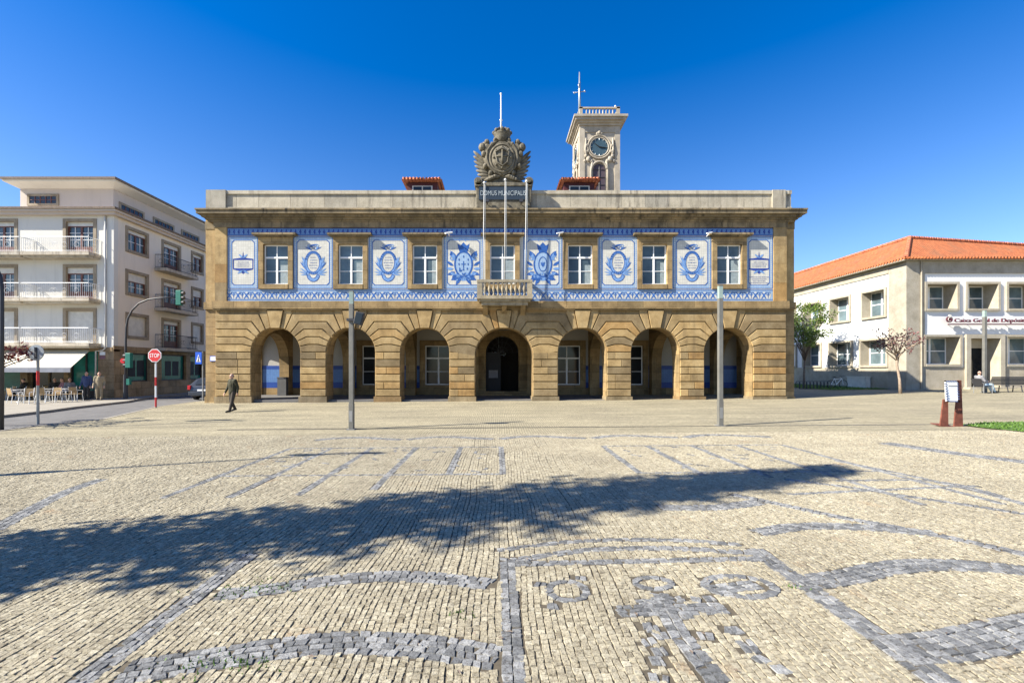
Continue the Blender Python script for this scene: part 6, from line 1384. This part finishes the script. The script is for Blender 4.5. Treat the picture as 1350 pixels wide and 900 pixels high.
def stand(stride=.0, arm=.0, turn=0, h=1.0, elbow=.05):
    J = dict(hipL=(.095, 0, .93), hipR=(-.095, 0, .93), knL=(.10, -.12 * stride - .02, .50), knR=(-.10, .02 * stride - .02, .50), anL=(.10, -.36 * stride, .085), anR=(-.10, .34 * stride, .085 + .10 * max(0, stride)),
             toeL=(.115, -.36 * stride - .17, .045), toeR=(-.115, .34 * stride - .15, .045 + .03 * max(0, stride)), shL=(.19, 0, 1.44), shR=(-.19, 0, 1.44), elL=(.25, .13 * arm + .02, 1.15), elR=(-.25, -.13 * arm + .02, 1.15),
             wrL=(.26, .20 * arm - elbow, .90), wrR=(-.26, -.24 * arm - elbow, .90), head=(0, -.03, 1.645))
    return {k: tuple(c * h for c in v) for k, v in J.items()}
def seated(lean=.1, hands=-.35, legs=.45, sh=.46, foot=-.5):
    return dict(hipL=(.10, 0, sh + .08), hipR=(-.10, 0, sh + .08), knL=(.12, -legs, sh + .07), knR=(-.12, -legs, sh + .07), anL=(.13, foot, .085), anR=(-.13, foot, .085), toeL=(.14, foot - .17, .045), toeR=(-.14, foot - .17, .045),
                shL=(.18, lean, sh + .57), shR=(-.18, lean, sh + .57), elL=(.25, lean - .1, sh + .30), elR=(-.25, lean - .1, sh + .30), wrL=(.15, hands, sh + .26), wrR=(-.13, hands, sh + .24), head=(0, lean - .05, sh + .80))
p = G(306.5, 543); person('man in an olive jacket and dark trousers walking past the town hall corner', tuple(p), R(-28), stand(.55, .55, h=1.0), ('olive', 'brown', 'leather', 'hair'), .011, bald=True)
p = G(114.5, 530); person('man in a navy jacket and navy trousers standing by the cafe corner', (p.x, p.y, gz(p.x) + .13), R(12), stand(.12, .1, h=1.0, elbow=.12), ('navycloth', 'darkcloth', 'leather', 'hairg'), .013, 'men talking at the cafe corner', True)
p = G(131, 530); person('man in khaki trousers and an olive grey jacket standing by the downpipe', (p.x, p.y, gz(p.x) + .13), R(30), stand(.15, .1, h=.99, elbow=.15), ('khaki', 'khaki', 'brown', 'hairg'), .013, 'men talking at the cafe corner', True)
J = seated(.24, -.2, .44, .46, -.72); J['toeL'] = (.14, -.84, .12); J['toeR'] = (-.02, -.86, .12); J['anR'] = (-.02, -.72, .10); J['wrL'] = (.10, -.22, .74); J['wrR'] = (-.08, -.22, .74); J['head'] = (0, .2, 1.26)
person('man in a grey sweater and pale jeans reclining on the metal chair before the bank', (pc.x - .02, pc.y, pc.z), R(90), J, ('greycloth', 'jeans', 'leather', 'hair'), .013, bald=True, top='sweater')

# ------------------------------------------------------------------ cafe terrace
CG = 'white cafe chairs on the terrace'; TG = 'small round cafe tables on the terrace'
def make_chair():
    t = thing('cafe_chair', 'x', 'chair', (0, 0, 0), CG)
    b = MB(); b.box(-.22, .22, -.22, .22, .43, .46); b.build('seat', M['wicker'], t)
    b = MB(); b.hexa([(-.22, .2, .5), (.22, .2, .5), (.22, .23, .5), (-.22, .23, .5)], [(-.21, .27, .86), (.21, .27, .86), (.21, .3, .86), (-.21, .3, .86)]); b.build('backrest', M['wicker'], t)
    for sx in (-1, 1):
        for sy_ in (-1, 1):
            b = MB(); b.path([(sx * .24, sy_ * .27, 0), (sx * .21, sy_ * .2, .44)] + ([(sx * .21, .28, .88)] if sy_ > 0 else []), .018, 6); b.build('leg', M['chair'], t)
        b = MB(); b.path([(sx * .23, .24, .66), (sx * .25, 0, .67), (sx * .23, -.22, .64), (sx * .22, -.21, .45)], .018, 6); b.build('armrest', M['chair'], t)
    return t
def make_table():
    t = thing('cafe_table', 'x', 'table', (0, 0, 0), TG); b = MB(); b.disc((0, 0, .73), .36, 'z', .03, 24); b.build('tabletop', M['tabletop'], t)
    b = MB(); b.path([(0, 0, .03), (0, 0, .715)], .03, 8); b.build('pedestal', M['steel'], t); b = MB(); b.lathe([(.22, 0), (.2, .02), (.04, .04)], (0, 0, 0), 16); b.build('table_base', M['steel'], t); return t
ch0, tb0 = make_chair(), make_table(); first = [True, True]
def put(o0, k, px, py, rz, label):
    p = G(px, py); loc = (p.x, p.y, gz(p.x) + .13)
    if first[k]: first[k] = False; o0.location = loc; o0.rotation_euler = (0, 0, rz); o0['label'] = label; return o0
    return dup(o0, loc, rz, label)
for px, py, rz, lab in ((20, 534, 160, 'cafe chair farthest left, beside the dark signal mast'), (35, 535.5, 20, 'cafe chair standing before the round sign, nearest the kerb'), (56, 533, 200, 'cafe chair just right of the round sign pole'), (71, 533.5, 10, 'cafe chair between the round sign pole and the seated group'), (85, 532.5, 165, 'cafe chair before the man in the mauve sweater'), (100, 531.5, 190, 'cafe chair farthest right, beside the man in navy'), (12, 529.5, -20, 'cafe chair in the back row by the left shop window'), (60, 528.5, 30, 'cafe chair in the back row under the awning middle'), (92, 528, -15, 'cafe chair in the back row under the right end of the awning')):
    put(ch0, 0, px, py, R(rz), lab)
for px, py, lab in ((28, 532.5, 'round cafe table farthest left, before the man in black'), (64, 531, 'round cafe table behind the round sign pole'), (92, 530.5, 'round cafe table farthest right, near the man in navy')): put(tb0, 1, px, py, 0, lab)
for i, (px, py, rz, cl, lab) in enumerate(((30, 529.5, -70, ('darkcloth', 'darkcloth', 'leather', 'hair'), 'seated cafe guest in black, farthest left under the awning'), (72, 528.5, 40, ('darkcloth', 'brown', 'leather', 'hairg'), 'seated cafe guest in dark clothes before the middle pier'), (81, 529, -30, ('mauve', 'darkcloth', 'leather', 'hair'), 'seated cafe guest in a mauve sweater'), (92, 529.3, 50, ('greycloth', 'darkcloth', 'leather', 'hairg'), 'seated cafe guest in grey, farthest right under the awning'))):
    p = G(px, py); person(lab, (p.x, p.y, gz(p.x) + .13), R(rz), seated(.08), cl, .018, 'guests seated at the cafe')
    c = dup(ch0, (p.x, p.y, gz(p.x) + .13), R(rz), 'cafe chair under the guest ' + ('in black', 'in dark clothes', 'in the mauve sweater', 'in grey')[i])

# ------------------------------------------------------------------ trees
def leaves(b, centre, rad, n, size, squash=1, shell=.0):
    for _ in range(n):
        while True:
            d = Vector((random.uniform(-1, 1), random.uniform(-1, 1), random.uniform(-1, 1)))
            if shell < d.length < 1: break
        p = Vector(centre) + Vector((d.x * rad[0], d.y * rad[1], d.z * rad[2])); s = size * random.uniform(.6, 1.3)
        n_ = Vector((random.gauss(0, 1), random.gauss(0, 1), random.gauss(.5, 1))).normalized(); u = n_.orthogonal().normalized(); u.rotate(Matrix.Rotation(random.uniform(0, 6.28), 3, n_)); v = n_.cross(u)
        b.face([p - u * s, p + v * s * .45 - u * s * .1, p + u * s, p - v * s * .45 - u * s * .1])
def small_tree(name, label, base, trunk_h, spread, top, mat, bark, nbr, nleaf, size, lean=0, up=.8, seed=1, clump=.3):
    random.seed(seed); t = thing(name, label, 'tree', tuple(base)); B = Vector(base); tr = MB(); lf = MB()
    T = B + Vector((lean, 0, trunk_h)); tr.path([B - Vector((0, 0, .1)), B + Vector((lean * .2, .0, trunk_h * .35)), B + Vector((lean * .8, .02, trunk_h * .7)), T], [.10, .075, .065, .055], 8)
    for i in range(nbr):
        a = 2 * math.pi * i / nbr + random.uniform(-.4, .4); r_ = spread * random.uniform(.55, 1); e = T + Vector((r_ * math.cos(a), r_ * math.sin(a), (top - trunk_h) * random.uniform(.35, 1) * up)); st = B.lerp(T, random.uniform(.72, 1)); m_ = st.lerp(e, .5) + Vector((0, 0, .15))
        tr.path([st, m_, e], [.038, .025, .01], 6)
        for q in range(4):
            s_ = st.lerp(e, random.uniform(.35, .95)); ee = s_ + Vector((random.gauss(0, .35), random.gauss(0, .35), random.uniform(.1, .6))) * spread * .6; tr.path([s_, ee], [.014, .006], 5); leaves(lf, s_.lerp(ee, .7), (clump, clump, clump * .8), nleaf, size)
    tr.build('trunk', M[bark], t, smooth=True); lf.build('crown', M[mat], t, flat=True); random.seed(seed + 99); return t
p = G(1187, 522); p = Vector(((1187 - VX) * 29.5 / F, 29.5, gz((1187 - VX) * 29.5 / F))); small_tree('plum_tree', 'slim young tree with sparse purple leaves by the bank corner', p, 2.6, 1.7, 4.9, 'plum', 'palebark', 11, 17, .08, -.25, .75, 5, .27)
Yt = 38.0; xt = (1059.5 - VX) * Yt / F; small_tree('leafy_tree', 'slender tree with fresh green leaves half hidden by the town hall', (xt, Yt, gz(xt)), 3.0, 2.3, 7.2, 'leaf', 'bark', 16, 70, .105, .1, 1.0, 9, .5)
p = Vector((-18.3, 16.0, gz(-18.3))); small_tree('red_leaved_tree', 'small red leaved tree poking in beside the left signal mast', p, 2.0, 1.9, 3.6, 'redleaf', 'bark', 9, 22, .09, 0, .6, 12, .25)
# tall conifer beyond the left edge of the frame that shades the paving
random.seed(31); cb = Vector((-9.97, 2.96, 0)); t = thing('conifer_tree', 'tall slim conifer outside the left edge that throws the broad dark shadow', 'tree', tuple(cb)); H = 13.2
tr = MB(); tr.path([cb - Vector((0, 0, .2)), cb + Vector((0, 0, 5)), cb + Vector((0, 0, H - .6))], [.22, .16, .03], 8); lf = MB(); n = 120
for i in range(n):
    z = 2.0 + (H - 2.2) * (i / n) ** .95; f_ = (H - z) / (H - 2); rad = .98 * min(1, (H - z) / 5.0) ** .8 + .06; rad *= random.uniform(.8, 1.12); a = i * 2.4
    e = cb + Vector((rad * math.cos(a), rad * math.sin(a), z - .1 + random.uniform(-.1, .25))); s_ = cb + Vector((0, 0, z)); tr.path([s_, e], [.03, .01], 5)
    for q in range(5):
        c = s_.lerp(e, .3 + .18 * q); leaves(lf, c, (.33, .33, .24), 17, .11)
tr.build('trunk', M['bark'], t); lf.build('crown', M['pine'], t, flat=True)

# ------------------------------------------------------------------ bicycle and rack
rx0 = BX - 5.0; t = thing('bike_rack', 'row of low black bicycle hoops along the shaded lawn', 'bike rack', (rx0, 36.0, gz(rx0)))
z = gz(rx0); xs_ = [(1052 + 4.6 * i) for i in range(11)]; Yr = 37.0
for px in xs_:
    x = (px - VX) * Yr / F; b = MB(); b.path([(x, Yr - .25, z), (x, Yr - .25, z + .5), (x, Yr - .15, z + .62), (x, Yr + .15, z + .62), (x, Yr + .25, z + .5), (x, Yr + .25, z)], .025, 6); b.build('hoop', M['iron'], t)
b = MB(); b.path([((xs_[0] - VX) * Yr / F, Yr - .25, z + .03), ((xs_[-1] - VX) * Yr / F, Yr - .25, z + .03)], .025, 6); b.build('ground_rail', M['iron'], t)
bc = Vector(((1104 - VX) * 36.6 / F, 36.6, 0)); bc.z = gz(bc.x); t = thing('bicycle', 'bicycle with a pale frame parked at the end of the black hoops', 'bicycle', tuple(bc))
w0, w1 = bc + Vector((-.5, 0, .34)), bc + Vector((.55, .1, .34))
for wc in (w0, w1):
    b = MB(); b.path([wc + Vector((.33 * math.cos(R(i * 18)), 0, .33 * math.sin(R(i * 18)))) for i in range(20)], .022, 6, closed=True); wo = b.build('wheel', M['tyre'], t)
    b = MB()
    for i in range(10): b.path([wc, wc + Vector((.32 * math.cos(R(i * 36)), 0, .32 * math.sin(R(i * 36))))], .004, 4)
    b.build('spokes', M['rim'], wo)
b = MB(); cr, se, hd = bc + Vector((-.08, 0, .32)), bc + Vector((-.22, 0, .82)), bc + Vector((.4, .05, .82))
for a, c in ((w0, cr), (cr, se), (w0, se), (cr, hd), (se + Vector((.03, 0, -.1)), hd), (hd, w1)): b.path([a, c], .02, 6)
b.build('frame', M['white'], t); b = MB(); b.path([hd, hd + Vector((-.02, 0, .16))], .016, 6); b.path([hd + Vector((.02, -.28, .2)), hd + Vector((-.02, 0, .16)), hd + Vector((.02, .28, .2))], .016, 6); b.build('handlebar', M['iron'], t)
b = MB(); b.ell(se + Vector((-.02, 0, .1)), (.14, .07, .04), 10, 6); b.path([se, se + Vector((-.01, 0, .1))], .015, 6); b.build('saddle', M['leather'], t)
